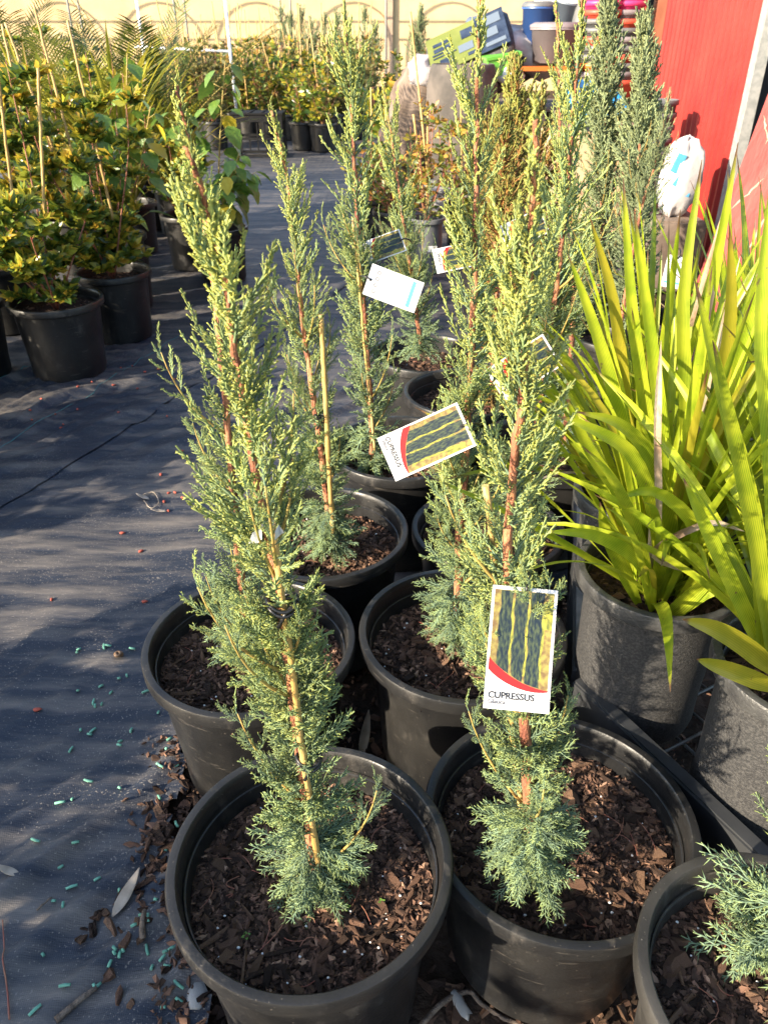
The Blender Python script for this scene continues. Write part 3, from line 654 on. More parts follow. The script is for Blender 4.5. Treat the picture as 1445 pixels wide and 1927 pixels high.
    for (a, b_, w) in stakes: add_stake(t, np.asarray(a) - loc, np.asarray(b_) - loc, w, seed)
    for (c_, rr) in ties: add_tie(t, np.asarray(c_) - loc, rr)
    return t
def add_stake(t, a, b_, w=.006, seed=0):
    r_ = np.random.default_rng(seed + 5); n = 25 if a[1] ** 2 < .2 and w < .0066 else 12; sd_ = 9 if n == 25 else 6; pts = [a + (b_ - a) * k / (n - 1) for k in range(n)]; rad = []
    for k in range(n):
        rad.append(w * (1 - .12 * k / n) * (1.22 if k % 7 == 4 else 1.))
        pts[k] = pts[k] + np.array([r_.normal(0, .0007), r_.normal(0, .0007), 0])
    MB().tube(pts, rad, sd_).build('stake', 'bamboo', t)
def add_tie(t, c_, rr=.016):
    pts = [c_ + np.array([math.cos(a) * rr, math.sin(a) * rr * .9, .004 * math.sin(a * 2 + 1) + .006 * k]) for k in range(2) for a in np.linspace(0, 6.2, 18)]
    pts += [pts[-1] + np.array([-.012, -.012, -.010]), pts[-1] + np.array([-.02, -.014, -.026])]
    MB().tube(pts, .0022, 6).build('tie', 'tie', t)

def stem_px(pts): return [aty(*p) for p in pts]
# the nine plants set out in the two front rows
PA, PB, PC, PF = (-.101, .652), (.265, .747), (-.256, 1.12), (.152, 1.152)
A_stem = stem_px([(596, 1668, .655), (566, 1420, .66), (524, 1120, .655), (483, 900, .645), (447, 690, .63), (425, 520, .61), (392, 400, .585), (352, 275, .56)])
cypress('tall cypress in the frontmost black pot, tied to a bamboo stake and leaning left', PA, A_stem, 1, n=320, soil=(280, 4200, 46), pot=dict(D=.39, h=.36, soil=.292, mat='pot', n=72),
        stakes=[(aty(604, 1668, .645), aty(512, 985, .63), .0042)], ties=[(aty(532, 1140, .635), .016), (aty(582, 1432, .645), .015)], group='cypresses in black pots', nbr=13, openness=.9)
B_stem = stem_px([(1000, 1625, .66), (992, 1480, .665), (982, 1300, .665), (955, 1090, .665), (966, 900, .665), (984, 720, .66), (990, 580, .655), (1000, 430, .645), (1005, 300, .63), (1008, 225, .62)])
cypress('cypress in the front right pot wearing the large upright picture tag', PB, B_stem, 2, n=310, soil=(280, 4200, 46), pot=dict(D=.408, h=.32, soil=.256, mat='pot', n=72),
        stakes=[(aty(990, 1600, .68), aty(914, 915, .70), .0044)], group='cypresses in black pots', nbr=12, width=.95)
C_stem = stem_px([(470, 1225, 1.12), (445, 1000, 1.12), (425, 760, 1.12), (400, 520, 1.12), (368, 330, 1.1), (345, 225, 1.08), (333, 160, 1.07)])
cypress('cypress half hidden behind the leaning front one, in the wide pot beside the mat', PC, C_stem, 3, n=205, soil=(170, 2200, 26), group='cypresses in black pots', nbr=9)
F_stem = stem_px([(862, 1190, 1.13), (866, 1000, 1.13), (882, 760, 1.13), (893, 520, 1.12), (896, 300, 1.11), (900, 120, 1.10), (904, -30, 1.08)])
cypress('cypress with red stem and slanting picture tag left of the big tag', PF, F_stem, 4, n=250, soil=(170, 2200, 26), stakes=[(aty(885, 1170, 1.16), aty(868, 760, 1.17), .005)], group='cypresses in black pots', nbr=10, width=1.02)
PD = atz(606, 995, .34)[:2]
D_stem = stem_px([(624, 1022, 1.48), (606, 860, 1.48), (590, 745, 1.48), (568, 590, 1.48), (552, 430, 1.47), (538, 320, 1.46), (512, 208, 1.45)])
cypress('slender cypress behind a bare cane stake rising from the mid left pot', PD, D_stem, 5, n=225, soil=(140, 1700, 20), stakes=[(aty(627, 1015, 1.45), aty(604, 592, 1.44), .0056)], ties=[(aty(604, 788, 1.455), .012)], group='cypresses in black pots', nbr=9)
PE = atz(752, 838, .34)[:2]
E_stem = stem_px([(702, 870, 1.9), (696, 740, 1.9), (686, 600, 1.9), (675, 450, 1.9), (667, 300, 1.9), (658, 140, 1.89), (645, -25, 1.88)])
cypress('tallest cypress left of the aisle pots with a white care card behind it', PE, E_stem, 6, n=270, detail='lod', soil=(40, 700, 10), stakes=[(aty(705, 850, 1.87), aty(664, 410, 1.88), .0036)], group='cypresses in black pots', nbr=10, width=1.15)
PG = atz(918, 992, .30)[:2]
G_stem = stem_px([(985, 985, 1.5), (1012, 780, 1.5), (1042, 580, 1.5), (1062, 400, 1.5), (1076, 230, 1.49), (1088, 90, 1.48), (1098, -40, 1.46)])
cypress('cypress with bare red stem rising past the strappy plants', PG, G_stem, 8, n=260, detail='lod', soil=(90, 1000, 14), pot=dict(D=.37, h=.30, soil=.25, mat='pot'), group='cypresses in black pots', nbr=10, width=1.1)
PI_ = atz(800, 662, .34)[:2]
I_stem = stem_px([(792, 655, 2.66), (775, 520, 2.66), (757, 400, 2.66), (740, 280, 2.65), (722, 165, 2.63)])
cypress('blue green cypress at the far end of the middle row of pots', PI_, I_stem, 9, n=200, detail='lod', soil=(20, 350, 4), group='cypresses in black pots', nbr=9, width=1.15)
PX = atz(876, 735, .34)[:2]
X_stem = stem_px([(925, 735, 2.35), (935, 560, 2.35), (945, 400, 2.35), (948, 300, 2.34), (950, 235, 2.33)])
cypress('bronzed orange conifer behind the red stemmed cypress', PX, X_stem, 10, n=150, mats='conifer_orange', soil=(30, 500, 6), group='conifers behind the front rows', nbr=7, width=1.1, detail='far')
PJ = atz(1030, 838, .34)[:2]
J_stem = stem_px([(1060, 850, 1.98), (1075, 650, 1.98), (1080, 480, 1.98), (1060, 330, 1.98), (1052, 200, 1.97), (1050, 90, 1.96), (1045, 10, 1.95)])
cypress('slim cypress squeezed between the red stemmed one and the strappy leaves', PJ, J_stem, 11, n=170, detail='lod', soil=(30, 500, 8), group='cypresses in black pots', nbr=8, width=.9)
# bottom right pot, its plant mostly beyond the frame
PR = atz(1487, 1852, .42)[:2]
R_stem = [np.array([PR[0] + .03, PR[1] + .06, .37]), np.array([PR[0] + .03, PR[1] + .06, .7]), np.array([PR[0] + .02, PR[1] + .05, 1.15])]
cypress('dusty rimmed pot at the bottom right corner with its cypress cut off', PR, R_stem, 12, n=90, pot=dict(D=.332, h=.42, soil=.365, mat='pot_dusty', n=72), soil=(200, 2600, 30), group='cypresses in black pots', nbr=8, width=1.35)
# dense conifers by the shed
for lab, px, Y, top, wd, sd in (('dense column cypress in front of the stacked coloured pots', 1138, 3.3, -10, 1.3, 21), ('pointed dense cypress before the brown shed door post', 1206, 3.1, 50, 1.25, 22)):
    bs = aty(px - 10, 560, Y); bs[2] = .29; tp = aty(px + 8, top, Y)
    cypress(lab, bs[:2], [bs, .5 * (bs + tp), tp], sd, n=430, width=wd, mats='cypress_dense', detail='far', soil=(0, 200, 0), group='dense cypresses by the shed', nbr=22, openness=.25, thin=0.)
bs = aty(1190, 470, 2.9); bs[2] = .29
cypress('thin cypress leaning towards the white sack with a bare lower stem', bs[:2], [bs, aty(1205, 400, 2.85), aty(1232, 310, 2.82), aty(1258, 178, 2.8)], 23, n=90, width=1.0, detail='lod', mats='cypress_dense', soil=(0, 200, 0), group='dense cypresses by the shed', nbr=3, bottom=.45, openness=.1)
# more bronzed conifers further back
for i, (px, Y, top, sd) in enumerate(((965, 3.6, 160, 31), (1010, 3.9, 215, 32), (930, 4.2, 225, 33))):
    bs = aty(px, 500, Y); bs[2] = .29; tp = aty(px + 4, top, Y)
    cypress(('tall bronzed conifer with a bare twig tip before the orange tray', 'middle bronzed conifer among the orange foliage', 'short bronzed conifer near the grey urn')[i], bs[:2], [bs, .5 * (bs + tp), tp], sd, n=120, width=1.7, mats='conifer_orange', detail='far', soil=(0, 150, 0), group='conifers behind the front rows', nbr=8, openness=.2)

# ------------------------------------------------------------------ hanging picture tags
def plant_tag(label, px, py, Y, w, h, rot, pitch=30., yaw=0., back=False, group='cypress picture tags', bend=.0):
    """card hung on a plant; rot turns it clockwise in its own plane, pitch tips its face up towards the viewer"""
    c_ = aty(px, py, Y); t = link('plant_tag', None, None, tuple(c_)); tag(t, label, 'plant tag', group)
    t.rotation_euler = (Euler((0, 0, R(yaw))).to_matrix() @ Euler((math.pi / 2 - R(pitch), 0, 0)).to_matrix() @ Euler((0, 0, -R(rot))).to_matrix()).to_euler()
    def zb(x, y): return bend * ((y / h) ** 2 - .1) + bend * .6 * (x / w) ** 2
    def flat(poly, name, mat, z):
        """thin printed layer following the slight curl of the card"""
        mb = MB(); n = 8
        xs = None
        v = [(x, y, z + zb(x, y)) for x, y in poly]; mb.add(v, [tuple(range(len(v)))]); return mb.build(name, mat, t)
    nx, nyy = 6, 10; mb = MB(); v = []; f = []
    for zz in (0, -.0006):
        for j in range(nyy + 1):
            for i in range(nx + 1):
                x, y = -w / 2 + w * i / nx, -h / 2 + h * j / nyy; v.append((x, y, zb(x, y) + zz))
    q = (nx + 1) * (nyy + 1)
    for j in range(nyy):
        for i in range(nx):
            a = j * (nx + 1) + i; f.append((a, a + 1, a + nx + 2, a + nx + 1)); f.append((q + a, q + a + nx + 1, q + a + nx + 2, q + a + 1))
    for i in range(nx): f.append((i, q + i, q + i + 1, i + 1)); a = nyy * (nx + 1) + i; f.append((a, a + 1, q + a + 1, q + a))
    for j in range(nyy): a = j * (nx + 1); f.append((a, a + nx + 1, q + a + nx + 1, q + a)); a += nx; f.append((a, q + a, q + a + nx + 1, a + nx + 1))
    mb.add(v, f, True); mb.build('card', 'card', t, auto=30)
    U = lambda u: -w / 2 + u * w
    W = lambda s: h / 2 - s * h                       # s runs down the card
    dz = .0002 + abs(bend) * .006
    def strip(name, mat, lo, hi, u0, u1, z, n=14, wave=0.):
        """area between two curves lo(u) and hi(u), cut fine enough to follow the curl"""
        mb = MB(); v = []; f = []; m = 16
        for i in range(n + 1):
            u = u0 + (u1 - u0) * i / n; a, b_ = lo(u), hi(u)
            for k in range(m + 1):
                s = a + (b_ - a) * k / m; uu = u + wave * math.sin(s * 17 + u0 * 40 + i * .4) + wave * .6 * math.sin(s * 41 + u0 * 9); v.append((U(uu), W(s), z + zb(U(uu), W(s))))
        for i in range(n):
            for k in range(m): q0 = i * (m + 1) + k; f.append((q0, q0 + 1, q0 + m + 2, q0 + m + 1))
        mb.add(v, f, True); return mb.build(name, mat, t)
    def text(body, u, s, size, mat, name='lettering'):
        cu = bpy.data.curves.new(name, 'FONT'); cu.body = body; cu.size = size * h; cu.materials.append(M[mat]); cu.resolution_u = 3
        cu.offset = .03 * size * h
        tmp = bpy.data.objects.new('tmp', cu); COL.objects.link(tmp); bpy.context.view_layer.update()
        me = bpy.data.meshes.new_from_object(tmp.evaluated_get(bpy.context.evaluated_depsgraph_get())); bpy.data.objects.remove(tmp)
        for v_ in me.vertices: v_.co.z = dz * 2 + zb(U(u) + v_.co.x, W(s) + v_.co.y)
        link(name, me, t, (U(u), W(s), 0))
    if not back:
        top = lambda u: .03
        sw = lambda u: .555 + .265 * math.sin(min(1, max(0, u)) * math.pi / 2) ** .75
        strip('printed_picture', 'print_photo', top, sw, .04, .955, dz)
        for u0, u1, s1, wob in ((.14, .33, .74, 0), (.37, .56, .82, 1), (.60, .80, .845, 2)):
            strip('printed_tree', 'print_column', lambda u: .035, lambda u, s1=s1: min(s1, sw(u) - .005), u0, u1, dz * 1.5, 6, .012)
            strip('printed_shrub', 'print_gold', lambda u: .12 + .05 * wob, lambda u, s1=s1: min(s1 - .1, sw(u) - .02), u1 - .01, u1 + .035, dz * 1.35, 3, .01)
        strip('printed_shrub', 'print_gold', lambda u: .10, lambda u: .33, .82, .95, dz * 1.4, 4)
        strip('red_swoosh', 'print_red', lambda u: sw(u) + .0005, lambda u: sw(u) + .10 * (1 - u) ** .8 + .004, .03, .96, dz * 1.2)
        text('CUPRESSUS', .055, .912, .074, 'print_dark'); text('Glauca', .06, .957, .052, 'print_grey')
    else:
        strip('teal_band', 'print_teal', lambda u: .80, lambda u: .87, .10, .93, dz)
        for k in range(9):
            strip('printed_line', 'print_grey', lambda u, k=k: .30 + .05 * k, lambda u, k=k: .30 + .05 * k + .009, .12, (.88, .8, .9, .84, .55, .86, .9, .78, .6)[k], dz, 3)
        for k in range(4):
            mb = MB(); cx_, cy_ = .2 + .2 * k, .17; pts = [(U(cx_) + .0045 * math.cos(a), W(cy_) + .0045 * math.sin(a)) for a in np.linspace(0, 6.283, 13)[:-1]]
            pin = [(U(cx_) + .003 * math.cos(a), W(cy_) + .003 * math.sin(a)) for a in np.linspace(0, 6.283, 13)[:-1]]
            mb.add([(x, y, dz + zb(x, y)) for x, y in pts + pin], [(i, (i + 1) % 12, 12 + (i + 1) % 12, 12 + i) for i in range(12)]); mb.build('care_symbol', 'print_dark', t)
    # punched hole and its loop
    mb = MB(); hx, hy = U(.5), W(.06); mb.add([(hx + .003 * math.cos(a), hy + .003 * math.sin(a), dz * 2 + zb(hx, hy)) for a in np.linspace(0, 6.283, 13)[:-1]], [tuple(range(12))]); mb.build('eyelet', 'tie', t)
    MB().tube([(hx, hy, .0005), (hx + .001, hy + .006, .006), (hx + .002, hy + .014, .004), (hx + .004, hy + .022, -.008), (hx + .006, hy + .028, -.03)], .0018, 6).build('loop', 'tie', t)
    return t
plant_tag('upright picture tag reading CUPRESSUS Glauca hanging lowest at the front', 979, 1221, .59, .066, .124, 4, 36, -2, bend=.006)
plant_tag('large picture tag hanging sideways with its white end down left', 802, 832, 1.02, .070, .129, 62, 34, -8, bend=.006)
plant_tag('white care card with a teal band turned back side out', 740, 543, 1.80, .074, .128, -68, 28, 6, back=True, bend=.008)
plant_tag('picture tag with gold stripes just above the white care card', 722, 464, 1.95, .056, .10, 70, 30, 0, bend=-.006)
plant_tag('small far picture tag with its white end turned left near the grey pots', 858, 484, 2.2, .07, .122, 78, 35, 0)
plant_tag('picture tag glimpsed in the bronzed foliage', 985, 432, 2.1, .068, .12, 66, 30, 0)
plant_tag('picture tag half hidden behind the front right cypress', 985, 692, 1.3, .066, .12, 58, 30, 0)
plant_tag('small white tag among the strappy leaves', 1268, 512, 1.9, .05, .075, 10, 20, 0, back=True)
# shredded white label on the leaning cypress
lt = link('torn_label', None, None, tuple(aty(488, 975, .63))); tag(lt, 'shredded white label caught on the leaning cypress stem', 'label')
for i, (dx, dz_, w, hh, rz) in enumerate(((-.012, -.006, .008, .022, .5), (.010, .010, .007, .024, -.3), (.014, -.002, .007, .016, .2), (-.006, .008, .005, .016, .9))):
    mb = MB(); mb.add([(0, 0, 0), (w, .002, .004), (w * 1.1, -.003, hh * .6), (w * .5, .002, hh), (-.002, -.002, hh * .7)], [(0, 1, 2, 3, 4)]); mb.build('paper_shred', 'card', lt, (dx, -.006, dz_ - .02), (0, rz, .3 * i))

# ------------------------------------------------------------------ rack and strappy plants on the right
C0 = atz(1080, 1283, .30); F0 = atz(1420, 1605, .30); B0 = atz(1083, 880, .30)
rk = thing('wire_bench', 'low dark metal bench with a raised lip and wire floor', 'bench', (C0[0], C0[1], 0))
d1 = F0 - C0; d1 = d1 / np.linalg.norm(d1); n1 = np.array([-d1[1], d1[0], 0]); L1 = .85; d2 = B0 - C0; L2 = np.linalg.norm(d2); d2 = d2 / L2
def bar(mb, a, b_, w, h):
    a, b_ = np.asarray(a), np.asarray(b_); d = b_ - a; L = np.linalg.norm(d); c_ = (a + b_) / 2
    mb.box(c_, (L, w, h), (0, -math.asin(d[2] / L), math.atan2(d[1], d[0]))); return mb
bar(MB(), np.array([0, 0, .258]), d1 * L1 + np.array([0, 0, .258]), .008, .084).build('side_plate', 'rack', rk)
bar(MB(), np.array([0, 0, .302]) + n1 * .011, d1 * L1 + np.array([0, 0, .302]) + n1 * .011, .022, .004).build('top_flange', 'rack', rk)
bar(MB(), d2 * .03 + np.array([0, 0, .24]), d2 * L2 + np.array([0, 0, .24]), .008, .12).build('side_plate', 'rack', rk)
bar(MB(), d2 * .03 + np.array([.011, 0, .302]), d2 * L2 + np.array([.011, 0, .302]), .016, .004).build('top_flange', 'wire', rk)
for a in (np.zeros(3), d1 * (L1 - .03), d2 * (L2 - .03)):
    b = MB(); b.box((a[0] + .018, a[1], .09), (.03, .03, .18)); b.build('leg', 'rack', rk)
wm1 = MB().tube([(0, 0, 0), (L1, 0, 0)], .0032, 6).mesh('wire', 'wire')
az1 = math.atan2(d1[1], d1[0])
for k in range(1, 15): q = n1 * .075 * k; link('wire', wm1, rk, (q[0], q[1], .20), (0, 0, az1))
wm2 = MB().tube([(0, 0, 0), (1.1, 0, 0)], .0032, 6).mesh('wire', 'wire')
for k in range(1, 12): q = d1 * .075 * k; link('wire', wm2, rk, (q[0], q[1], .2066), (0, 0, math.atan2(n1[1], n1[0])))

def strap_blade(pts, w, fold=.28, n=14, twist=0., seed=0):
    """one long leaf: pts is its midrib, w its greatest width"""
    C = catmull(pts, n); r_ = np.random.default_rng(seed); V = []; Cc = []
    for i in range(n):
        s = i / (n - 1); t = unit(C[min(i + 1, n - 1)] - C[max(i - 1, 0)])
        side = np.cross(t, unit(VIEWSIDE)); side = unit(side) if np.linalg.norm(side) > .05 else np.array([1., 0, 0])
        nn = np.cross(side, t); a = twist * s; side, nn = side * math.cos(a) + nn * math.sin(a), nn * math.cos(a) - side * math.sin(a)
        ww = w * .5 * min(1, .55 + 2.2 * s) * max(.02, (1 - s ** 3.2)) ** .8
        for k, u in enumerate((-1, -.5, 0, .5, 1)):
            V.append(C[i] + side * u * ww + nn * abs(u) * ww * fold); Cc.append((s, (u + 1) * .5, r_.random() * 0 + .5))
    F = [(i * 5 + k, i * 5 + k + 1, i * 5 + 6 + k, i * 5 + 5 + k) for i in range(n - 1) for k in range(4)]
    return np.array(V), F, np.array(Cc)
VIEWSIDE = np.array([0, -1, .3])
def strappy(label, pos, z0, heroes, nrand, seed, D=.28, h=.33, length=(.36, .60), group='strappy plants on the bench', az=None, tilt=(4, 38)):
    global VIEWSIDE
    r_ = np.random.default_rng(seed); loc = np.array([pos[0], pos[1], z0])
    t = thing('strappy_plant', label, 'potted plant', tuple(loc), 0, group)
    add_pot(t, D=D, h=h, soil=h - .05, bot=.80, mat='pot_grey', rimmat='pot_mid2'); add_soil(t, D / 2 - .024, h - .05, seed, 24, 320, 4)
    base = np.array([0, 0, h - .055])
    for (pts, w, mt) in heroes:
        P = np.array(pts) - loc; VIEWSIDE = unit(np.array([-P[len(P) // 2][0] * .3 - .2, -1, .45]))
        v, f, c_ = strap_blade(P, w, fold=.42, seed=seed); link('leaf', fast_mesh('leaf', v, f, mt, c_), t)
    for k in range(nrand):
        a = (r_.uniform(0, 6.283) if az is None else r_.uniform(*az)); th = R(r_.uniform(*tilt)); L = r_.uniform(*length); out = np.array([math.cos(a), math.sin(a), 0])
        upright = r_.random() < .34
        if upright: th = R(r_.uniform(2, 15)); L = r_.uniform(.46, .68) * (length[1] / .6)
        P = [base + out * r_.uniform(.0, .04)]; bend = R(r_.uniform(6, 42)) if r_.random() < .75 else R(r_.uniform(45, 95)); st = 6
        if upright: bend = R(r_.uniform(3, 22))
        bend = min(bend, R(104 if out[1] > -.3 else 82) - th)
        for i in range(st):
            q = th + bend * ((i + 1) / st) ** 1.7; P.append(P[-1] + (out * math.sin(q) + np.array([0, 0, math.cos(q)])) * L / st)
        VIEWSIDE = unit(out * -1 + np.array([r_.normal(0, .4), r_.normal(0, .4), .3]))
        mt = 'strap' if r_.random() < .86 else ('strap_yellow' if r_.random() < .65 else 'strap_dead')
        v, f, c_ = strap_blade(P, r_.uniform(.012, .023) * (.6 if mt == 'strap_dead' else 1), fold=r_.uniform(.15, .4), twist=r_.normal(0, .5), seed=seed + k)
        link('leaf', fast_mesh('leaf', v, f, mt, c_), t)
    return t
M['pot_mid2'] = mat_plain('charcoal rim plastic', (.025, .025, .026), .45, (.05, .05, .049), 30, .2, 200)
def HL(*p, w=.022, m='strap'): return ([aty(*q) for q in p], w, m)
Y1 = 1.06
h1 = [HL((1228, 1150, 1.03), (1205, 1060, .98), (1120, 1008, .93), (1028, 1000, .90), w=.0225),
      HL((1262, 1150, 1.04), (1315, 1070, 1.0), (1302, 985, .97), (1232, 925, .95), (1155, 938, .94), w=.0225),
      HL((1245, 1140, 1.05), (1232, 980, 1.02), (1190, 860, .99), (1120, 810, .97), (1048, 782, .96), w=.0225),
      HL((1282, 1140, 1.06), (1255, 960, 1.03), (1215, 850, 1.0), (1160, 795, .98), (1085, 775, .97), w=.0225),
      HL((1272, 1130, 1.08), (1255, 900, 1.08), (1225, 650, 1.07), (1192, 395, 1.05), w=.0225),
      HL((1258, 1120, 1.10), (1225, 850, 1.12), (1190, 600, 1.13), (1172, 335, 1.14), w=.022),
      HL((1215, 1100, 1.10), (1180, 850, 1.10), (1125, 640, 1.09), (1068, 478, 1.08), w=.022),
      HL((1225, 1090, 1.15), (1180, 800, 1.16), (1155, 580, 1.16), (1110, 410, 1.15), w=.022, m='strap_yellow'),
      HL((1295, 1120, 1.10), (1290, 800, 1.13), (1285, 560, 1.15), (1320, 300, 1.17), w=.0225),
      HL((1282, 1130, 1.12), (1300, 800, 1.15), (1335, 560, 1.15), (1388, 268, 1.14), w=.022),
      HL((1338, 1060, 1.12), (1345, 820, 1.1), (1372, 600, 1.06), (1372, 425, 1.04), w=.0225, m='strap_yellow'),
      HL((1320, 1100, 1.10), (1365, 800, 1.12), (1420, 560, 1.12), (1480, 420, 1.12), w=.0225),
      HL((1255, 1160, 1.0), (1300, 1120, .98), (1372, 1052, .96), w=.028),
      HL((1262, 1165, 1.0), (1330, 1112, .97), (1400, 1108, .95), (1470, 1140, .94), w=.022),
      HL((1200, 1135, 1.04), (1165, 1060, 1.0), (1138, 1000, .98), (1128, 945, .97), w=.022),
      HL((1310, 1080, 1.0), (1230, 1040, .96), (1330, 985, .95), (1400, 1000, .95), w=.012, m='strap_dead'),
      HL((1240, 1000, 1.0), (1236, 800, 1.0), (1243, 640, 1.0), w=.011, m='strap_dead'),
      HL((1230, 1130, 1.05), (1180, 960, 1.02), (1110, 850, 1.0), (1062, 742, .98), w=.022)]
s1p = atz(1240, 1075, .53)[:2]
strappy('strappy plant in the nearest whole charcoal pot with tree shadow on it', s1p, .205, h1, 105, 51, tilt=(3, 52))
s2p = atz(1212, 925, .53)[:2]
strappy('strappy plant directly behind, its pot mostly hidden', s2p, .205, [HL((1120, 900, 1.34), (1100, 800, 1.3), (1075, 700, 1.28), (1050, 660, 1.27), w=.022), HL((1130, 900, 1.3), (1100, 880, 1.27), (1060, 800, 1.25), w=.022, m='strap_yellow')], 105, 52, tilt=(4, 50))
s3p = (s1p[0] + .155, s1p[1] - .235)
h3 = [HL((1455, 1262, .82), (1400, 1215, .78), (1340, 1180, .76), (1283, 1165, .75), w=.028, m='strap_yellow'),
      HL((1460, 1295, .8), (1400, 1270, .77), (1350, 1252, .76), (1310, 1240, .75), w=.026, m='strap_yellow'),
      HL((1432, 1240, .84), (1420, 1000, .84), (1362, 760, .83), (1306, 525, .82), w=.022),
      HL((1450, 1240, .84), (1425, 1050, .82), (1385, 850, .80), (1340, 640, .79), w=.022),
      HL((1440, 1240, .86), (1390, 1130, .84), (1330, 1000, .83), (1285, 900, .83), w=.022),
      HL((1460, 1240, .86), (1450, 900, .88), (1430, 620, .9), (1450, 330, .92), w=.0225)]
strappy('strappy plant in the charcoal pot cut by the right edge', s3p, .205, h3, 64, 53, az=(-.8, 3.0), tilt=(4, 48))
strappy('strappy plant deep in the clump near the red shed', (s1p[0] + .33, s1p[1] + .16), .205, [], 90, 54, length=(.42, .66))
strappy('strappy plant at the back of the clump beside the worn red board', (s1p[0] + .36, s1p[1] + .52), .205, [], 90, 55, length=(.4, .6))

# ------------------------------------------------------------------ leafy plants
def leaf_poly(L, W, fold=.22, curl=.15, n=5, serr=0.):
    v = []; f = []
    for i in range(n + 1):
        s = i / n; w = W * .5 * math.sin(math.pi * min(1, s * .97 + .015) ** .8) ** .9 * (1 + (serr if i % 2 else -serr)); z = -curl * L * s * s
        v += [(-w, L * s, z + w * fold), (0, L * s, z), (w, L * s, z + w * fold)]
    for i in range(n):
        a = i * 3; f += [(a, a + 1, a + 4, a + 3), (a + 1, a + 2, a + 5, a + 4)]
    return v, f
def leaf_mesh(L, W, mat, **k):
    v, f = leaf_poly(L, W, **k); mb = MB(); mb.add(v, f, True); return mb.mesh('leaf', mat)
LILLY = {m: leaf_mesh(.042, .020, m) for m in ('leaf_dark', 'leaf_mid', 'leaf_young', 'leaf_orange')}
_lv, _lf = leaf_poly(.042, .021, n=2); _lv = np.array(_lv); _lf = np.array(_lf)
def leaf_cloud(name, P, D_, size, tone, mat, r_, lv=_lv, lf=_lf):
    n = len(P); Vs = []; Cs = []
    for i in range(n):
        m = rot_to(np.cross(D_[i], (r_.normal(), r_.normal(), r_.normal())), D_[i])      # x = leaf direction
        Rm = np.stack([m[:, 1], m[:, 0], m[:, 2]], 1)
        Vs.append(lv @ Rm.T * size[i] + P[i]); Cs.append(np.tile((tone[i], r_.random(), 0), (len(lv), 1)))
    Fs = (lf[None] + np.arange(n)[:, None, None] * len(lv)).reshape(-1, lf.shape[1])
    return fast_mesh(name, np.vstack(Vs), Fs, mat, np.vstack(Cs))
def shrub_data(seed, H=.72, spread=.24, nst=7, nleaf=900, size=(.8, 1.25), lowgap=.0):
    """stems and leaf stations of a bushy shrub, local to the soil"""
    r_ = np.random.default_rng(seed); st = MB(); P, D_, T_ = [], [], []
    for k in range(nst):
        a = 6.283 * k / nst + r_.normal(0, .3); out = np.array([math.cos(a), math.sin(a), 0]); hh = H * r_.uniform(.55, 1.05) if k else H * 1.05; sp = spread * r_.uniform(.5, 1.05) if k else .02
        C = catmull([np.zeros(3), out * sp * .45 + (0, 0, hh * .35), out * sp * .9 + (0, 0, hh * .7), out * sp + (0, 0, hh)], 14); st.tube(C, [.005 * (1 - .75 * i / 14) for i in range(14)], 6)
        for j in range(9):
            i = 1 + int(r_.uniform(0, 12)); q = C[i]; b_ = r_.uniform(0, 6.283); o2 = np.array([math.cos(b_), math.sin(b_), r_.uniform(.1, .9)]); L = r_.uniform(.07, .17) * (1.15 - .5 * i / 14); e = q + unit(o2) * L
            st.tube([q, .5 * (q + e) + (0, 0, .006), e], [.002, .0015, .001], 3, False)
            m = max(3, int(nleaf / (nst * 9)))
            for s in np.linspace(.2, 1, m):
                b2 = r_.uniform(0, 6.283); d = unit(unit(o2) * (.9 if s > .8 else .4) + np.array([math.cos(b2), math.sin(b2), r_.uniform(-.3, .7)]))
                P.append(q + (e - q) * s + d * .004); D_.append(d); hfrac = np.clip(P[-1][2] / H, 0, 1)
                T_.append(np.clip(r_.normal(.36, .22) + (.45 if s > .75 and r_.random() < .35 + .4 * hfrac else 0), 0, 1))
    n = len(P); sel = r_.permutation(n)
    return st, np.array(P)[sel], np.array(D_)[sel], np.array(T_)[sel], r_.uniform(*size, n), r_
_shr = {}
def shrub(label, pos, seed, H=.72, spread=.24, stakes=(), indiv=0, D=.36, h=.34, nleaf=1000, group='leafy shrubs in black pots', mat='lilly', z=0., var=None, soil=(14, 200, 0), name='potted_shrub', size=(.8, 1.25), cat='potted shrub', rz=0.):
    t = thing(name, label, cat, (pos[0], pos[1], z), rz, group)
    add_pot(t, D=D, h=h, soil=h - .05, bot=.78, mat='pot', n=40)
    if soil[1]: add_soil(t, D / 2 - .024, h - .05, seed, *soil)
    key = (var, H, spread, mat) if var is not None else None
    if key in _shr and key is not None: ms, mf = _shr[key]
    else:
        st, P, D_, T_, sz, r_ = shrub_data(seed, H, spread, nleaf=nleaf, size=size)
        k = indiv; ms = st.mesh('stems', 'red_twig'); mf = leaf_cloud('foliage', P[k:], D_[k:], sz[k:], T_[k:], mat, r_)
        for i in range(k):
            mt = 'leaf_dark' if T_[i] < .2 else 'leaf_mid' if T_[i] < .45 else ('leaf_young' if r_.random() < .75 else 'leaf_orange')
            m = rot_to(np.cross(D_[i], r_.normal(0, 1, 3)), D_[i]); Rm = Matrix(np.stack([m[:, 1], m[:, 0], m[:, 2]], 1).tolist())
            o = link('leaf', LILLY[mt], t, (P[i][0], P[i][1], P[i][2] + h - .05), Rm.to_euler()); o.scale = (sz[i],) * 3
        if key is not None: _shr[key] = (ms, mf)
    link('stems', ms, t, (0, 0, h - .05)); link('foliage', mf, t, (0, 0, h - .05))
    loc = np.array([pos[0], pos[1], z])
    for (a, b_, w) in stakes: add_stake(t, np.asarray(a) - loc, np.asarray(b_) - loc, w, seed)
    return t
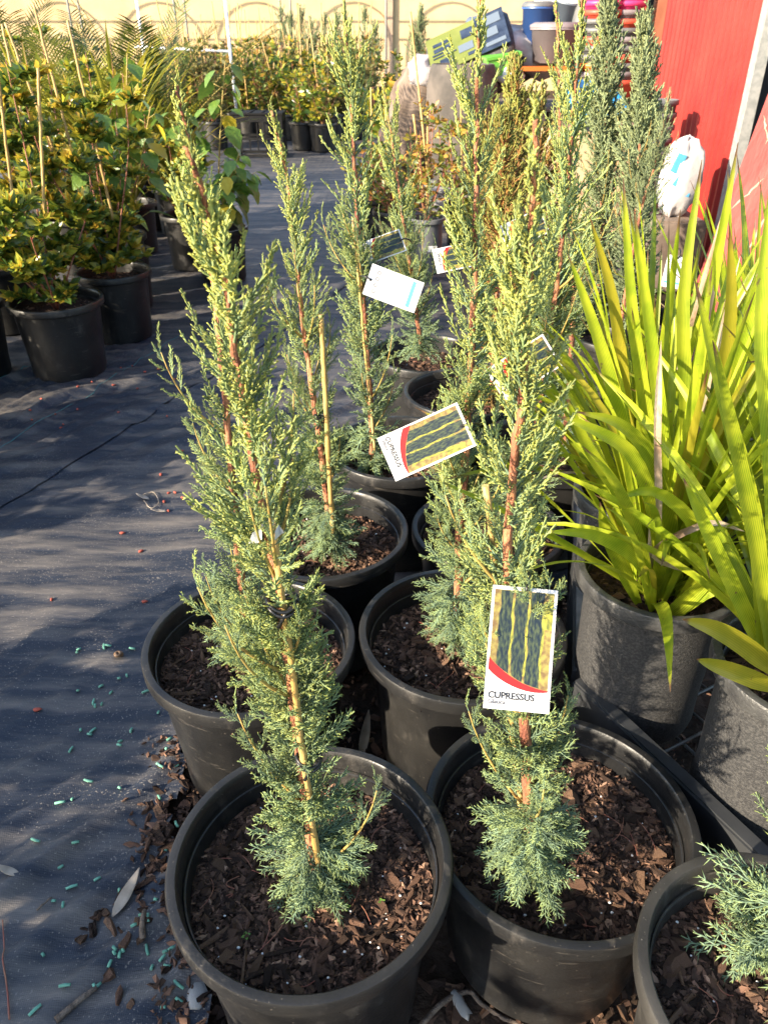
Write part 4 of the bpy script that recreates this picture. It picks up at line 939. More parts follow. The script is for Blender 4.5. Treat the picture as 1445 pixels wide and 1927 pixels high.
L1p, L2p = atz(104, 562, .34), atz(212, 508, .34)
def stk(px0, py0, px1, py1, Y, w=.006): return (aty(px0, py0, Y), aty(px1, py1, Y), w)
shrub('leafy shrub in the nearest black pot at the left of the aisle', L1p, 61, .90, .42, [stk(85, 420, 72, 128, 3.3)], 260, D=.40, nleaf=4600, size=(1.0, 1.5))
shrub('leafy shrub beside the aisle in the second black pot', L2p, 62, .88, .42, [stk(215, 420, 128, 38, 3.8)], 240, D=.36, nleaf=4600, size=(1.0, 1.5))
shrub('leafy shrub cut by the left edge of the picture', (L1p[0] - .42, L1p[1] - .05), 63, .95, .40, [stk(30, 420, -4, 130, 3.25)], 140, D=.40, nleaf=3600, size=(1.0, 1.5))
shrub('leafy shrub with two stakes behind the nearest black pot', (-1.95, 3.95), 64, 1.0, .44, [stk(140, 300, 63, 5, 3.95), stk(120, 330, 10, 42, 4.0)], 60, nleaf=3600, size=(1.0, 1.5))
shrub('yellow tipped shrub at the back of the left group', (-2.35, 4.5), 65, 1.05, .46, [stk(60, 300, 4, 45, 4.4)], 0, nleaf=3600, size=(1.0, 1.5))
shrub('dark leafy shrub at the aisle side of the left group', (-1.55, 4.6), 66, .9, .42, [], 0, nleaf=2600)
shrub('shrub deep in shade behind the second black pot', (-1.95, 5.1), 67, 1.05, .46, [], 0, nleaf=2600)
shrub('low dark shrub between the aisle and the palms', (-1.25, 5.2), 68, .45, .24, [], 0, nleaf=1600)
shrub('bushy shrub at the far left edge under the palms', (-2.75, 5.2), 69, 1.05, .44, [], 0, nleaf=2600)
# the row goes on beside and behind the viewer and shades the mat
for i, (x, y, H) in enumerate(((-2.08, 2.88, .45), (-1.86, 2.45, .35), (-2.35, 3.25, .45), (-1.95, 2.0, .35), (-2.3, 1.6, .45), (-1.75, .62, .45), (-2.1, -.25, .75), (-1.62, -.55, .75), (-1.95, -1.2, .85), (-1.2, -1.15, .75), (-2.45, .45, .45), (-1.5, .05, .45))):
    shrub('leafy shrub of the row beyond the left edge of the picture', (x, y), 70 + i % 2, H, .32, [], 0, nleaf=2200, group='shrub row beyond the left edge', var=i % 2, soil=(0, 0, 0), size=(1., 1.5), rz=i * 1.3)

# broad soft leaved plants behind
def broad_plant(label, pos, seed, stems, nleaf, size=.11, group='broad leaved plants'):
    r_ = np.random.default_rng(seed); t = thing('broad_leaf_plant', label, 'potted plant', (pos[0], pos[1], 0), 0, group)
    add_pot(t, D=.34, h=.32, soil=.27, bot=.78, mat='pot', n=40)
    ms = [leaf_mesh(size, size * .78, m, fold=.15, curl=.3, n=8, serr=.07) for m in ('leaf_big', 'leaf_big', 'leaf_big', 'leaf_yellow')]; loc = np.array([pos[0], pos[1], 0])
    for si, P in enumerate(stems):
        C = catmull(np.array(P) - loc, 24); MB().tube(C, [.006 * (1 - .6 * i / 24) for i in range(24)], 7).build('stem', 'twig', t)
        for k in range(nleaf):
            u = .25 + .75 * k / nleaf; q = C[min(23, int(u * 23))]; a = 2.4 * k + r_.normal(0, .4); d = np.array([math.cos(a), math.sin(a), 0]); L = r_.uniform(.04, .12) * (1.2 - .7 * u)
            e = q + d * L + (0, 0, L * .5); MB().tube([q, e], .0016, 5).build('leaf_stalk', 'twig', t)
            dirn = unit(d + (0, 0, r_.uniform(-.7, -.1))); nrm = unit(np.array([0, 0, 1]) + d * .6 + r_.normal(0, .25, 3)); m = rot_to(nrm, dirn); Rm = Matrix(np.stack([m[:, 1] * -1, m[:, 0], m[:, 2]], 1).tolist())
            o = link('leaf', ms[3] if r_.random() < .08 else ms[0], t, tuple(e), Rm.to_euler()); s = r_.uniform(.65, 1.1) * (1.1 - .45 * u); o.scale = (s, s, s)
bp = (aty(212, 400, 4.3))
broad_plant('broad leaved plant with pale soft leaves in the left group', (bp[0], 4.3), 81, [[(bp[0], 4.3, .27), aty(235, 300, 4.3), aty(238, 215, 4.3), aty(240, 100, 4.3)], [(bp[0] + .03, 4.3, .27), aty(262, 330, 4.25), aty(284, 200, 4.2)], [(bp[0], 4.3, .27), aty(195, 330, 4.2), aty(185, 200, 4.15)]], 20, .14)
bp = aty(410, 400, 4.9)
broad_plant('tall single stem broad leaved plant beside the aisle', (bp[0], 4.9), 82, [[(bp[0], 4.9, .27), aty(412, 330, 4.9), aty(417, 215, 4.9), aty(424, 118, 4.9)], [(bp[0], 4.9, .27), aty(440, 360, 4.8), aty(470, 330, 4.7)], [(bp[0], 4.9, .27), aty(390, 360, 4.8), aty(340, 260, 4.75), aty(330, 205, 4.7)], [(bp[0], 4.9, .27), aty(420, 380, 4.7), aty(450, 290, 4.6)]], 22, .15)

# palms and cordylines
def palm(label, pos, seed, n, L, up, group='palms behind the shrubs', mat='palm', simple=False):
    r_ = np.random.default_rng(seed); t = thing('potted_palm', label, 'potted palm', (pos[0], pos[1], 0), 0, group)
    add_pot(t, D=.36, h=.34, soil=.29, bot=.78, mat='pot', n=40)
    for k in range(n):
        a = 2.4 * k + r_.normal(0, .3); out = np.array([math.cos(a), math.sin(a), 0]); l = L * r_.uniform(.75, 1.1); th = R(r_.uniform(5, 40)); P = [np.array([0, 0, .29])]
        for i in range(8): q = th + R(up) * ((i + 1) / 8) ** 2; P.append(P[-1] + (out * math.sin(q) + np.array([0, 0, math.cos(q)])) * l / 8)
        C = catmull(P, 26)
        if simple:
            global VIEWSIDE
            VIEWSIDE = unit(-out + (0, 0, .4)); v, f, c_ = strap_blade(P, .036, n=10); c_[:, 0] = r_.uniform(.1, 1); link('frond', fast_mesh('frond', v, f, mat, c_), t); continue
        V, F, Cc = [], [], []
        for i in range(6, 26):
            tg = unit(C[min(i + 1, 25)] - C[i - 1]); side = unit(np.cross(tg, (0, 0, 1)))
            for sd in (-1, 1):
                for h_ in (0, .5):
                    b0 = C[i] + (C[min(i + 1, 25)] - C[i]) * h_; ll = .22 * math.sin(math.pi * min(1, (i - 4) / 23)) ** .7 + .03; d = unit(side * sd + tg * .75 + (0, 0, r_.uniform(.0, .15))); w = tg * .007
                    m_ = b0 + d * ll * .5; e = b0 + d * ll + (0, 0, -.06 * ll); o_ = len(V); V += [b0 - w * .5, b0 + w * .5, m_ + w, m_ - w, e, e + w * .1]; F += [(o_, o_ + 1, o_ + 2, o_ + 3), (o_ + 3, o_ + 2, o_ + 5, o_ + 4)]
                    Cc += [(np.clip(r_.normal(.45, .2), 0, 1), r_.random(), 0)] * 6
        fr = link('frond', fast_mesh('frond', np.array(V), F, mat, np.array(Cc)), t)
        MB().tube(C, [.006 * (1 - .8 * i / 26) for i in range(26)], 5).build('midrib', 'twig', fr)
    return t
x = aty(265, 200, 6.4); palm('feathery palm standing tallest above the left group', (x[0], 6.4), 91, 15, 1.45, 26, mat='palm_dark')
x = aty(160, 200, 6.0); palm('golden cane palm behind the left shrubs', (x[0], 6.0), 92, 15, 1.2, 40)
x = aty(215, 200, 5.6); palm('yellow green strappy palm in the middle of the left group', (x[0], 5.6), 93, 66, 1.15, 42, simple=True)
x = aty(60, 200, 5.9); palm('yellow strappy palm at the left edge', (x[0], 5.9), 94, 66, 1.15, 42, simple=True)
x = aty(310, 200, 6.2); palm('small strappy palm next to the crate side of the left group', (x[0], 6.2), 95, 50, .9, 50, simple=True)
x = aty(20, 150, 7.2); palm('feathery palm far back at the left edge', (x[0], 7.2), 96, 14, 1.35, 30, mat='palm_dark')

ORD = ['first', 'second', 'third', 'fourth', 'fifth', 'sixth', 'seventh', 'eighth', 'ninth', 'tenth', 'eleventh', 'twelfth', 'thirteenth']
# rows of staked pots towards the wall
k = 0
for row, (Yr, n) in enumerate(((11.3, 9), (12.4, 11), (13.8, 12), (15.4, 13), (17.2, 13), (19.4, 13))):
    xa, xb = aty(300, 150, Yr)[0], aty(705 - 16 * (row == 0) * 4, 150, Yr)[0]
    for i in range(n):
        x = xa + (xb - xa) * (i + .5 * (row % 2)) / n + rng.normal(0, .06); y = Yr + rng.normal(0, .12); m = ('far_green', 'lilly_orange', 'lilly_orange', 'far_green', 'lilly')[rng.integers(5)]
        if row == 0 and aty(470, 200, Yr)[0] - .25 < x < aty(545, 200, Yr)[0]: continue
        v = int(rng.integers(3)); b0 = np.array([x, y, .3]); tp = np.array([x + rng.normal(0, .1), y + rng.normal(0, .05), rng.uniform(1.15, 1.75)])
        stks = [(b0, tp, .008)] + ([(b0 + (.1, .02, 0), tp + (.22, .05, rng.uniform(-.3, .1)), .008)] if rng.random() < .6 else [])
        shrub({'far_green': 'olive', 'lilly_orange': 'orange tipped', 'lilly': 'yellow green'}[m] + ' caned shrub, ' + ORD[i] + ' from the left in the ' + ORD[row] + ' of the far rows', (x, y), 200 + v, .72 + .14 * v, .30, stks, 0, D=.38, nleaf=560, group={'far_green': 'far olive shrubs', 'lilly_orange': 'far orange tipped shrubs', 'lilly': 'far yellow green shrubs'}[m], mat=m, var=10 + v, soil=(0, 0, 0), size=(1.6, 2.3), rz=rng.uniform(0, 6))
# two front pots of those rows that stand clear
for lab, px, py, H, m in (('shrub in the clear standing black pot at the end of the far rows', 582, 196, .55, 'lilly_orange'), ('shrub in the smaller black pot right of the crate', 548, 208, .5, 'far_green')):
    p = atz(px, py, .34); shrub(lab, p, 230, H, .2, [(p + (0, 0, -.05), p + (.02, 0, .9), .008)], 0, D=.40 if px > 560 else .32, nleaf=420, group='clear standing far pots', mat=m, soil=(0, 0, 0), size=(1.5, 2.1))
# thin pale conifers and shrubs before the wall
for i, px in enumerate((528, 548, 566, 590, 612, 632, 655, 690, 706)):
    Yc = 17.0 + (i % 3) * .9; bs = aty(px, 150, Yc); bs[2] = .29; tp = aty(px + rng.uniform(-4, 4), rng.uniform(25, 60), Yc)
    cypress('slim pale conifer before the cream wall, ' + ORD[i] + ' from the left', bs[:2], [bs, .5 * (bs + tp), tp], 240 + i % 3, n=64, width=2.7, mats='cypress_dense', detail='far', soil=(0, 60, 0), group='slim pale conifers before the wall', nbr=2, openness=.0, pot=dict(D=.36, h=.34, soil=.285, mat='pot', n=24), radius=.015)
for i, (px, Yc, H) in enumerate(((745, 14.5, .7), (775, 13.6, .62), (800, 14.8, .75), (830, 13.8, .62), (760, 12.6, .5))):
    x = aty(px, 120, Yc); shrub(('bronze green shrub just right of the wall post', 'bronze green shrub second right of the wall post', 'tallest bronze green shrub below the lone dark conifer', 'bronze green shrub nearest the brown sacks', 'lowest bronze green shrub in front of its group')[i], (x[0], Yc), 250 + i, H, .34, [], 0, D=.38, nleaf=700, group='bronze shrubs right of the wall post', mat='lilly_orange', soil=(0, 0, 0), size=(1.6, 2.2), var=20 + i % 2)
x = aty(788, 90, 15.5); bs = np.array([x[0], 15.5, .29]); cypress('lone dark conifer above the bronze shrubs', bs[:2], [bs, bs + (0, 0, .6), aty(790, 30, 15.5)], 260, n=140, width=2.6, mats='cypress_dense', detail='far', soil=(0, 60, 0), nbr=4, openness=.1, radius=.015)
# leafy pots on the right of the aisle
p = atz(738, 205, .3); shrub('broad bright green plant beyond the aisle corner', (aty(735, 170, 8.2)[0], 8.2), 261, .6, .28, [], 0, D=.36, nleaf=420, mat='lilly', soil=(0, 0, 0), size=(2.4, 3.2))
p = atz(803, 408, .34)
gp = thing('staked_shrub', 'small yellow shrub with three canes in a grey pot with a paper label', 'potted shrub', (p[0], p[1], 0))
add_pot(gp, D=.235, h=.34, soil=.30, bot=.88, mat='pot_mid', n=40); add_soil(gp, .09, .30, 271, 6, 120, 0)
st, P_, D_, T_, sz, r_ = shrub_data(271, .62, .2, nleaf=620)
st.build('stems', 'red_twig', gp, (0, 0, .3)); link('foliage', leaf_cloud('foliage', P_, D_, sz, np.clip(T_ + .25, 0, 1), 'lilly_orange', r_), gp, (0, 0, .3))
gl = np.array([p[0], p[1], 0])
for a, b_ in (((800, 400), (778, 215)), ((803, 400), (805, 205)), ((805, 330), (772, 22))): add_stake(gp, aty(*a, p[1]) - gl, aty(*b_, p[1]) - gl, .007, 3)
b = MB(); b.box((.035, -.1165, .17), (.055, .004, .036), (0, 0, .18)); b.build('paper_label', 'card', gp)
for i, (px, py, H, lab) in enumerate(((735, 395, .5, 'yellowish shrub left of the grey labelled pot'), (870, 380, .55, 'yellow green shrub behind the grey labelled pot'), (700, 372, .35, 'low shrub in the pale pot at the aisle corner'), (905, 430, .45, 'small shrub right of the grey labelled pot'))):
    p = atz(px, py, .3); shrub(lab, p, 280 + i, H, .2, [(p + (0, 0, 0), p + (rng.normal(0, .05), 0, rng.uniform(.5, .85)), .006)], 0, D=.25, h=.3, nleaf=500, mat='lilly_orange', soil=(0, 60, 0), group='small shrubs right of the aisle')

# ------------------------------------------------------------------ crate, pile of goods, sacks
cp = aty(492, 292, 10.6); cp[2] = 0
cr = thing('milk_crate', 'black plastic crate with open grid sides beside the far pots', 'crate', tuple(cp))
W_, D_c, H_c = .62, .42, .48
for (x, y) in ((-1, -1), (1, -1), (1, 1), (-1, 1)): b = MB(); b.box((x * (W_ / 2 - .02), y * (D_c / 2 - .02), H_c / 2), (.04, .04, H_c)); b.build('corner_post', 'crate', cr)
for z in (.03, .22, .44):
    for y in (-1, 1): b = MB(); b.box((0, y * (D_c / 2 - .01), z), (W_ - .084, .016, .03 if z < .4 else .07)); b.build('side_bar', 'crate', cr)
    for x in (-1, 1): b = MB(); b.box((x * (W_ / 2 - .01), 0, z), (.016, D_c - .084, .03 if z < .4 else .07)); b.build('side_bar', 'crate', cr)
for k in range(5): b = MB(); b.box((-.2 + .1 * k, -D_c / 2 + .022, .235), (.016, .008, .33)); b.build('side_slat', 'crate', cr)
b = MB(); b.box((0, 0, H_c + .012), (W_ + .02, D_c + .02, .02)); b.build('top_panel', 'crate', cr)
for k in range(4): b = MB(); b.box((-.22 + .147 * k, 0, H_c + .027), (.02, D_c, .008)); b.build('top_rib', 'crate', cr)

def pillow(name, mat, dims, parent=None, loc=None, rot=None, seed=0, p=2.6, wr=.05, nu=28, nv=14):
    r_ = np.random.default_rng(seed); V = []; ph = r_.uniform(0, 6, 8)
    for j in range(nv + 1):
        v = -math.pi / 2 + math.pi * j / nv
        for i in range(nu):
            u = 2 * math.pi * i / nu
            f = lambda c_, e: math.copysign(abs(c_) ** e, c_)
            x = f(math.cos(v), .9) * f(math.cos(u), 2 / p / 1.6); y = f(math.cos(v), .9) * f(math.sin(u), 2 / p / 1.6); z = f(math.sin(v), .8)
            w = 1 + wr * (math.sin(5 * u + ph[0] + 3 * v) + .6 * math.sin(9 * u + ph[1] - 4 * v) + .5 * math.sin(13 * v + ph[2] + 2 * u))
            V.append((x * dims[0] / 2 * w, y * dims[1] / 2 * w, z * dims[2] / 2 * w))
    F = [(j * nu + i, j * nu + (i + 1) % nu, (j + 1) * nu + (i + 1) % nu, (j + 1) * nu + i) for j in range(nv) for i in range(nu)]
    mb = MB(); mb.add(V, F, True); return mb.build(name, mat, parent, loc, rot)
def one(o, label, cat, group=None): return tag(o, label, cat, group)
YP = 7.2
def P_at(px, py, Y=YP): return tuple(aty(px, py, Y))
# what the pile stands on
pl = thing('pallet', 'timber pallet stack under the pile of goods', 'pallet', (1.75, YP + .35, 0))
for k in range(8): b = MB(); b.box((0, -.5 + .145 * k, .79), (1.9, .11, .02)); b.build('deck_board', 'sack_brown', pl)
for x in (-.85, 0, .85): b = MB(); b.box((x, 0, .39), (.1, 1.1, .77)); b.build('bearer', 'sack_brown', pl)
# printed bag of potting mix, tilted
bg_ = link('printed_bag', None, None, P_at(884, 92, YP - .1)); bg_.scale = (.8, .8, .8); tag(bg_, 'tilted lime green printed potting bag on top of the pile', 'bag'); bg_.rotation_euler = (R(38), R(-22), R(-8))
pillow('bag_body', 'bag_black', (.86, .58, .17), bg_, seed=3, p=6, wr=.012)
def patch(x0, x1, y0, y1, z, m, nm): b = MB(); b.box(((x0 + x1) / 2, (y0 + y1) / 2, z), (x1 - x0, y1 - y0, .006)); b.build(nm, m, bg_)
patch(-.40, .10, -.25, .25, .088, 'bag_green', 'printed_panel'); patch(.105, .39, -.25, .25, .088, 'bag_navy', 'printed_panel')
for i, (x0, x1, y0, y1, m) in enumerate(((.14, .35, .08, .2, 'bag_sky'), (.14, .30, -.08, .03, 'bag_sky'), (-.05, .07, .05, .17, 'bag_navy'), (-.1, .05, -.12, -.02, 'bag_sky'), (-.3, -.16, -.2, -.1, 'bag_navy'), (-.34, -.15, .02, .07, 'bag_navy'), (-.34, -.18, .1, .14, 'bag_navy'), (.16, .36, -.2, -.15, 'bag_sky'), (-.02, .08, -.2, -.16, 'bag_navy'), (-.36, -.2, -.02, .0, 'bag_navy'), (-.36, -.12, -.06, -.045, 'bag_navy'), (.12, .2, .21, .235, 'bag_green'))): patch(x0, x1, y0, y1, .094, m, 'printed_block')
one(pillow('dark_bag', 'bag_black', (.7, .5, .2), None, P_at(935, 138, YP + .15), (R(10), R(-20), .4), 5), 'black plastic bag under the printed bag', 'bag')
one(pillow('wrapped_bundle', 'plastic_clear', (.62, .45, .3), None, P_at(985, 98, YP + .1), (.2, .25, .2), 6, wr=.09), 'crumpled grey plastic film in the pile', 'plastic wrap')
one(pillow('wrapped_bundle', 'plastic_clear', (.34, .3, .24), None, P_at(808, 140, YP), (.2, .2, .2), 7, wr=.1), 'crumpled pale film left of the grey urn', 'plastic wrap')
one(pillow('brown_sack', 'sack_brown', (.5, .42, .8), None, (aty(792, 190, YP + .1)[0], YP + .1, .72), (.1, .1, .3), 8, wr=.07), 'slumped brown sack left of the grey urn', 'sack')
one(pillow('brown_sack', 'sack_brown', (.62, .5, .7), None, (aty(775, 190, YP + .4)[0], YP + .6, .35), (.0, .1, .9), 9, wr=.07), 'second brown sack low behind the urn', 'sack')
u0 = aty(868, 185, YP - .5); b = MB(); b.lathe([(0, 0), (.17, 0), (.2, .05), (.245, .3), (.27, .55), (.268, .70), (.25, .80), (.235, .84), (.225, .845), (.215, .83), (.22, .7), (0, .68)], 40)
one(b.build('garden_urn', 'urn', None, (u0[0], YP - .5, .28)), 'big weathered grey urn below the printed bag', 'urn')
b = MB(); b.box((0, 0, .13), (.5, .5, .26)); b.box((0, 0, .268), (.54, .54, .018)); one(b.build('plinth_block', 'stone', None, (u0[0], YP - .5, 0)), 'rough block under the grey urn', 'block')
one(pillow('white_scrap', 'white', (.24, .2, .12), None, P_at(880, 146, YP - .35), (.2, .1, .2), 11), 'crumpled white scrap on the urn', 'scrap')
one(pillow('white_scrap', 'white', (.2, .2, .14), None, P_at(958, 140, YP - .3), (.2, .1, .9), 12), 'white plastic scrap under the lime box', 'scrap')
b = MB(); b.box((0, 0, 0), (.26, .16, .12)); b.box((0, 0, .065), (.28, .18, .02)); one(b.build('lime_box', 'lime', None, P_at(942, 121, YP - .3), (.1, -.15, .2)), 'lime green plastic box in the pile', 'box')
t_ = thing('orange_tray', 'orange slatted tray beside the lime box', 'tray', P_at(1018, 128, YP - .2), .05)
for k in range(4): b = MB(); b.box((0, -.12 + .08 * k, 0), (.52, .05, .03)); b.build('slat', 'orange', t_)
for x in (-.26, .26): b = MB(); b.box((x, 0, .01), (.02, .3, .07)); b.build('end', 'orange', t_)
def bucket(label, px, py, r, h, m, lidm=None, rot=(0, 0, 0), Y=YP):
    t_ = link('bucket', None, None, P_at(px, py, Y), rot); tag(t_, label, 'bucket')
    b = MB(); b.lathe([(0, 0), (r * .85, 0), (r, h), (r * 1.06, h), (r * 1.06, h - .02)], 28); b.build('bucket_body', m, t_)
    b = MB(); b.lathe([(0, h + .03), (r * .9, h + .03), (r * 1.08, h + .012), (r * 1.08, h - .006)], 28); b.build('lid', lidm or m, t_)
bucket('royal blue drum with a dark band in the pile', 1008, 90, .13, .28, 'royal', 'pot_mid')
bucket('white bucket standing above the blue drum', 1022, 52, .09, .16, 'white')
bucket('grey lilac tub in front of the blue drum', 1040, 118, .19, .24, 'lilac', Y=YP - .15)
bucket('pale round tub leaning by the black roll', 1058, 60, .11, .22, 'bag_sky', 'white', (.2, .1, 0))
b = MB(); b.lathe([(0, 0), (.065, 0), (.07, .02), (.085, .5), (.08, .52), (.07, .5), (0, .48)], 28); one(b.build('black_roll', 'pot_mid', None, P_at(1076, 112, YP - .1), (.05, .16, 0)), 'black tapered tube standing in the pile', 'tube')
one(pillow('blue_bag', 'bag_navy', (.55, .4, .2), None, P_at(960, 96, YP + .05), (.3, -.35, .5), 16, wr=.08), 'crumpled navy bag slumped beside the printed bag', 'bag')
one(pillow('grey_bag', 'bag_sky', (.4, .3, .16), None, P_at(925, 62, YP + .3), (.2, .3, .2), 17, wr=.09), 'small pale blue bag on top of the pile', 'bag')
# nested coloured pots
kk = 0
for sx, (px, Y, cols) in enumerate(((1118, 7.0, ['pot_mid', 'lilac', 'orange', 'pot_mid', 'pot_mid', 'coral', 'pot_mid', 'pot_mid', 'coral', 'pink', 'pink']), (1160, 7.05, ['coral', 'lilac', 'pot_mid', 'coral', 'pot_mid', 'lilac', 'pot_mid', 'coral', 'lilac', 'pink', 'pink', 'coral']))):
    x = aty(px, 140, Y)[0]
    for i, m in enumerate(cols):
        A = MB(); A.lathe([(0, 0), (.11, 0), (.135, .17), (.150, .172), (.150, .205), (.142, .205), (.128, .17), (.10, .02), (0, .02)], 28)
        o = A.build('nested_pot', m, None, (x + rng.normal(0, .004), Y, .80 + i * .058), (0, 0, i))
        tag(o, {'pink': 'pink', 'coral': 'coral red', 'orange': 'orange', 'lilac': 'pale lilac', 'pot_mid': 'grey'}[m] + ' pot, ' + ORD[i] + ' from the bottom of the stack next to the ' + ('shed' if sx else 'black tube'), 'pot', 'stacked pots ' + ('by the shed' if sx else 'by the black roll'))
b = MB(); b.box((0, 0, .39), (.8, .5, .78)); b.box((0, 0, .788), (.84, .54, .018)); one(b.build('low_table', 'sack_brown', None, (aty(1140, 140, 7.05)[0], 7.05, 0)), 'brown stand under the stacks of coloured pots', 'stand')
x = aty(1238, 190, 5.5)
for i in range(9):
    A = MB(); A.lathe([(0, 0), (.10, 0), (.115, .24), (.128, .243), (.128, .27), (.12, .27), (.108, .24), (0, .05)], 28); one(A.build('nested_pot', 'pot_mid', None, (x[0], 5.5, .12 + i * .072)), 'dark pot, ' + ORD[i] + ' from the bottom of the ribbed stack by the shed wall', 'pot', 'dark pots stacked by the shed wall')
b = MB(); b.box((0, 0, .05), (.3, .3, .1)); b.box((0, 0, .106), (.31, .31, .01)); one(b.build('foot_block', 'stone', None, (x[0], 5.5, .0)), 'block under the dark ribbed pot stack', 'block')
b = MB(); b.lathe([(0, 0), (.17, 0), (.21, .12), (.23, .125), (.23, .14), (.2, .14), (.16, .02), (0, .02)], 32); one(b.build('blue_basin', 'blue', None, P_at(1110, 222, 6.2), (.5, .2, 0)), 'bright blue basin propped behind the cypresses', 'basin')
b = MB(); b.box((0, 0, .35), (.6, .45, .7)); b.box((0, 0, .705), (.5, .4, .01)); one(b.build('cardboard_box', 'cardboard', None, (aty(1110, 260, 6.3)[0], 6.45, 0)), 'cardboard carton under the blue basin', 'carton')
sk = aty(1280, 330, 4.8); b = MB(); b.box((0, 0, .195), (.30, .32, .39)); b.box((0, 0, .396), (.27, .29, .012)); one(b.build('timber_block', 'sack_brown', None, (sk[0], 4.8, 0)), 'brown block carrying the white sack', 'block'); s_ = link('white_sack', None, None, (sk[0], 4.8, .30)); tag(s_, 'full white woven sack leaning at the red shed', 'sack')
pillow('sack_body', 'sack_white', (.19, .21, .42), s_, (0, 0, .31), (0, .06, .2), 15, wr=.05)
for (dx, dz_, w, h_, ry) in ((-.06, .40, .05, .10, .3), (-.04, .31, .04, .07, .5), (.0, .24, .07, .02, .2)): b = MB(); b.box((dx, -.098, dz_), (w, .012, h_), (.08, ry, .1)); b.build('blue_print', 'sack_blue', s_)
# worn red board leaning on the shed
wb = link('leaning_board', None, None, tuple(aty(1440, 330, 4.2))); tag(wb, 'worn red painted board leaning against the shed', 'board'); wb.rotation_euler = (R(-8), R(8), R(-30))
b = MB(); b.box((0, 0, -.12), (.26, .03, 1.15)); b.build('board_face', 'red_worn', wb)
for (x, z, l, a) in ((-.02, .28, .30, .25), (.045, .05, .36, -.35), (-.05, -.1, .2, .5), (.03, .32, .10, 1.2), (.07, -.25, .22, .1), (-.08, .2, .12, -.5), (.06, .3, .09, .6)):
    n_ = 9; mb = MB(); v = []; f = []
    for k in range(n_):
        u = k / (n_ - 1) - .5; cx_, cz_ = x + math.sin(a) * l * u + rng.normal(0, .003), z + math.cos(a) * l * u; w_ = .0045 * (1 - abs(2 * u) ** 2) * rng.uniform(.4, 1.6) + .0004
        v += [(cx_ - w_, -.0162, cz_), (cx_ + w_, -.0162, cz_), (cx_, -.0150, cz_)]
    for k in range(n_ - 1): f += [(3 * k, 3 * k + 1, 3 * k + 4, 3 * k + 3)]
    mb.add(v, f); mb.build('scrape', 'scrape', wb)

# ------------------------------------------------------------------ litter on the mat and between the pots
pel = [MB().tube([(-.5 * l, 0, 0), (0, c_, 0), (.5 * l, 0, 0)], [.0030, .0034, .0030], 8).mesh('fertiliser_pellet', 'pellet') for l, c_ in ((.016, .0005), (.022, .001), (.011, 0))]
def on_mat(px, py): p = atz(px, py, .004); p[2] = mat_h(p[0], p[1]) ; return p
pxs = [(205, 1217), (197, 1219), (147, 1232), (150, 1226), (250, 1222), (225, 1279), (240, 1274), (191, 1292), (148, 1302), (210, 1305), (177, 1322), (180, 1330), (193, 1328), (276, 1306), (300, 1347), (170, 1384), (176, 1377), (228, 1400), (227, 1409), (249, 1380), (154, 1379), (135, 1413), (304, 1451), (334, 1446), (320, 1396), (340, 1394), (315, 1414), (378, 1450), (169, 1475), (227, 1487), (301, 1503), (115, 1515), (138, 1508), (146, 1595), (72, 1592), (116, 1634), (184, 1655), (136, 1670), (103, 1698), (121, 1707), (226, 1677), (295, 1698), (311, 1600), (335, 1560), (268, 1730), (256, 1753), (283, 1739), (220, 1796), (235, 1794), (229, 1803), (219, 1803), (210, 1821), (278, 1788), (289, 1829), (309, 1813), (318, 1828), (313, 1797), (326, 1795), (340, 1864), (310, 1904), (340, 1891), (71, 1910), (180, 1860), (186, 1859), (128, 1868), (82, 1797)]
for i, (a, b_) in enumerate(pxs):
    p = on_mat(a, b_); o = link('fertiliser_pellet', pel[i % 3], None, (p[0], p[1], p[2] + .0042), (rng.normal(0, .1), rng.normal(0, .1), rng.uniform(0, 3.14)))
    o.scale = (rng.uniform(.55, 1.0), .8, .8); tag(o, 'short mint green fertiliser pellet lying on the black mat', 'pellet', 'mint green pellets on the mat')
rpm = ball_mesh('red_granule', 'red_pellet', 6, 4, .2)
rpx = [(82, 763), (60, 780), (107, 787), (120, 800), (115, 807), (147, 773), (62, 794), (0, 836), (225, 783), (185, 823), (316, 789), (343, 851), (357, 868), (96, 865), (230, 810), (304, 898), (318, 931), (310, 948), (318, 964), (331, 931), (345, 940), (230, 1004), (265, 1038), (98, 1129), (272, 1133), (72, 1343), (175, 725), (215, 730), (250, 692), (228, 694), (260, 738), (300, 700), (274, 706), (150, 740), (330, 720), (343, 733)]
for i, (a, b_) in enumerate(rpx):
    p = on_mat(a, b_); o = link('red_granule', rpm, None, (p[0], p[1], p[2] + .003), (0, 0, rng.uniform(0, 3))); s = rng.uniform(.7, 1.3); o.scale = (.008 * s, .0045 * s, .004)
    tag(o, 'tiny red granule scattered on the black mat', 'granule', 'red granules on the mat')
def curl_leaf(name, label, px, py, L, W, rz, mat='dry_leaf', curl=.35, rx=.0):
    v, f = leaf_poly(L, W, fold=.5, curl=-curl, n=8); mb = MB(); mb.add([(a, b_ - L / 2, c_ - .3 * curl * L * (b_ / L)) for a, b_, c_ in v], f, True); p = on_mat(px, py)
    o = mb.build(name, mat, None, (p[0], p[1], p[2] + .006), (rx, 0, rz)); so = o.modifiers.new('thickness', 'SOLIDIFY'); so.thickness = .0008
    return one(o, label, 'leaf')
curl_leaf('dry_leaf', 'long pale curled dry leaf lying on the mat beside the front pot', 240, 1685, .085, .022, -.35)
curl_leaf('dry_leaf', 'grey dry leaf at the left edge of the mat', 22, 1655, .05, .014, 1.3)
curl_leaf('dry_leaf', 'brown dry leaf standing on end between the pots', 690, 1385, .11, .022, -.4, rx=.9)
curl_leaf('dry_leaf', 'pale dry leaf in the twiggy litter patch on the mat', 270, 940, .05, .016, 1.2)
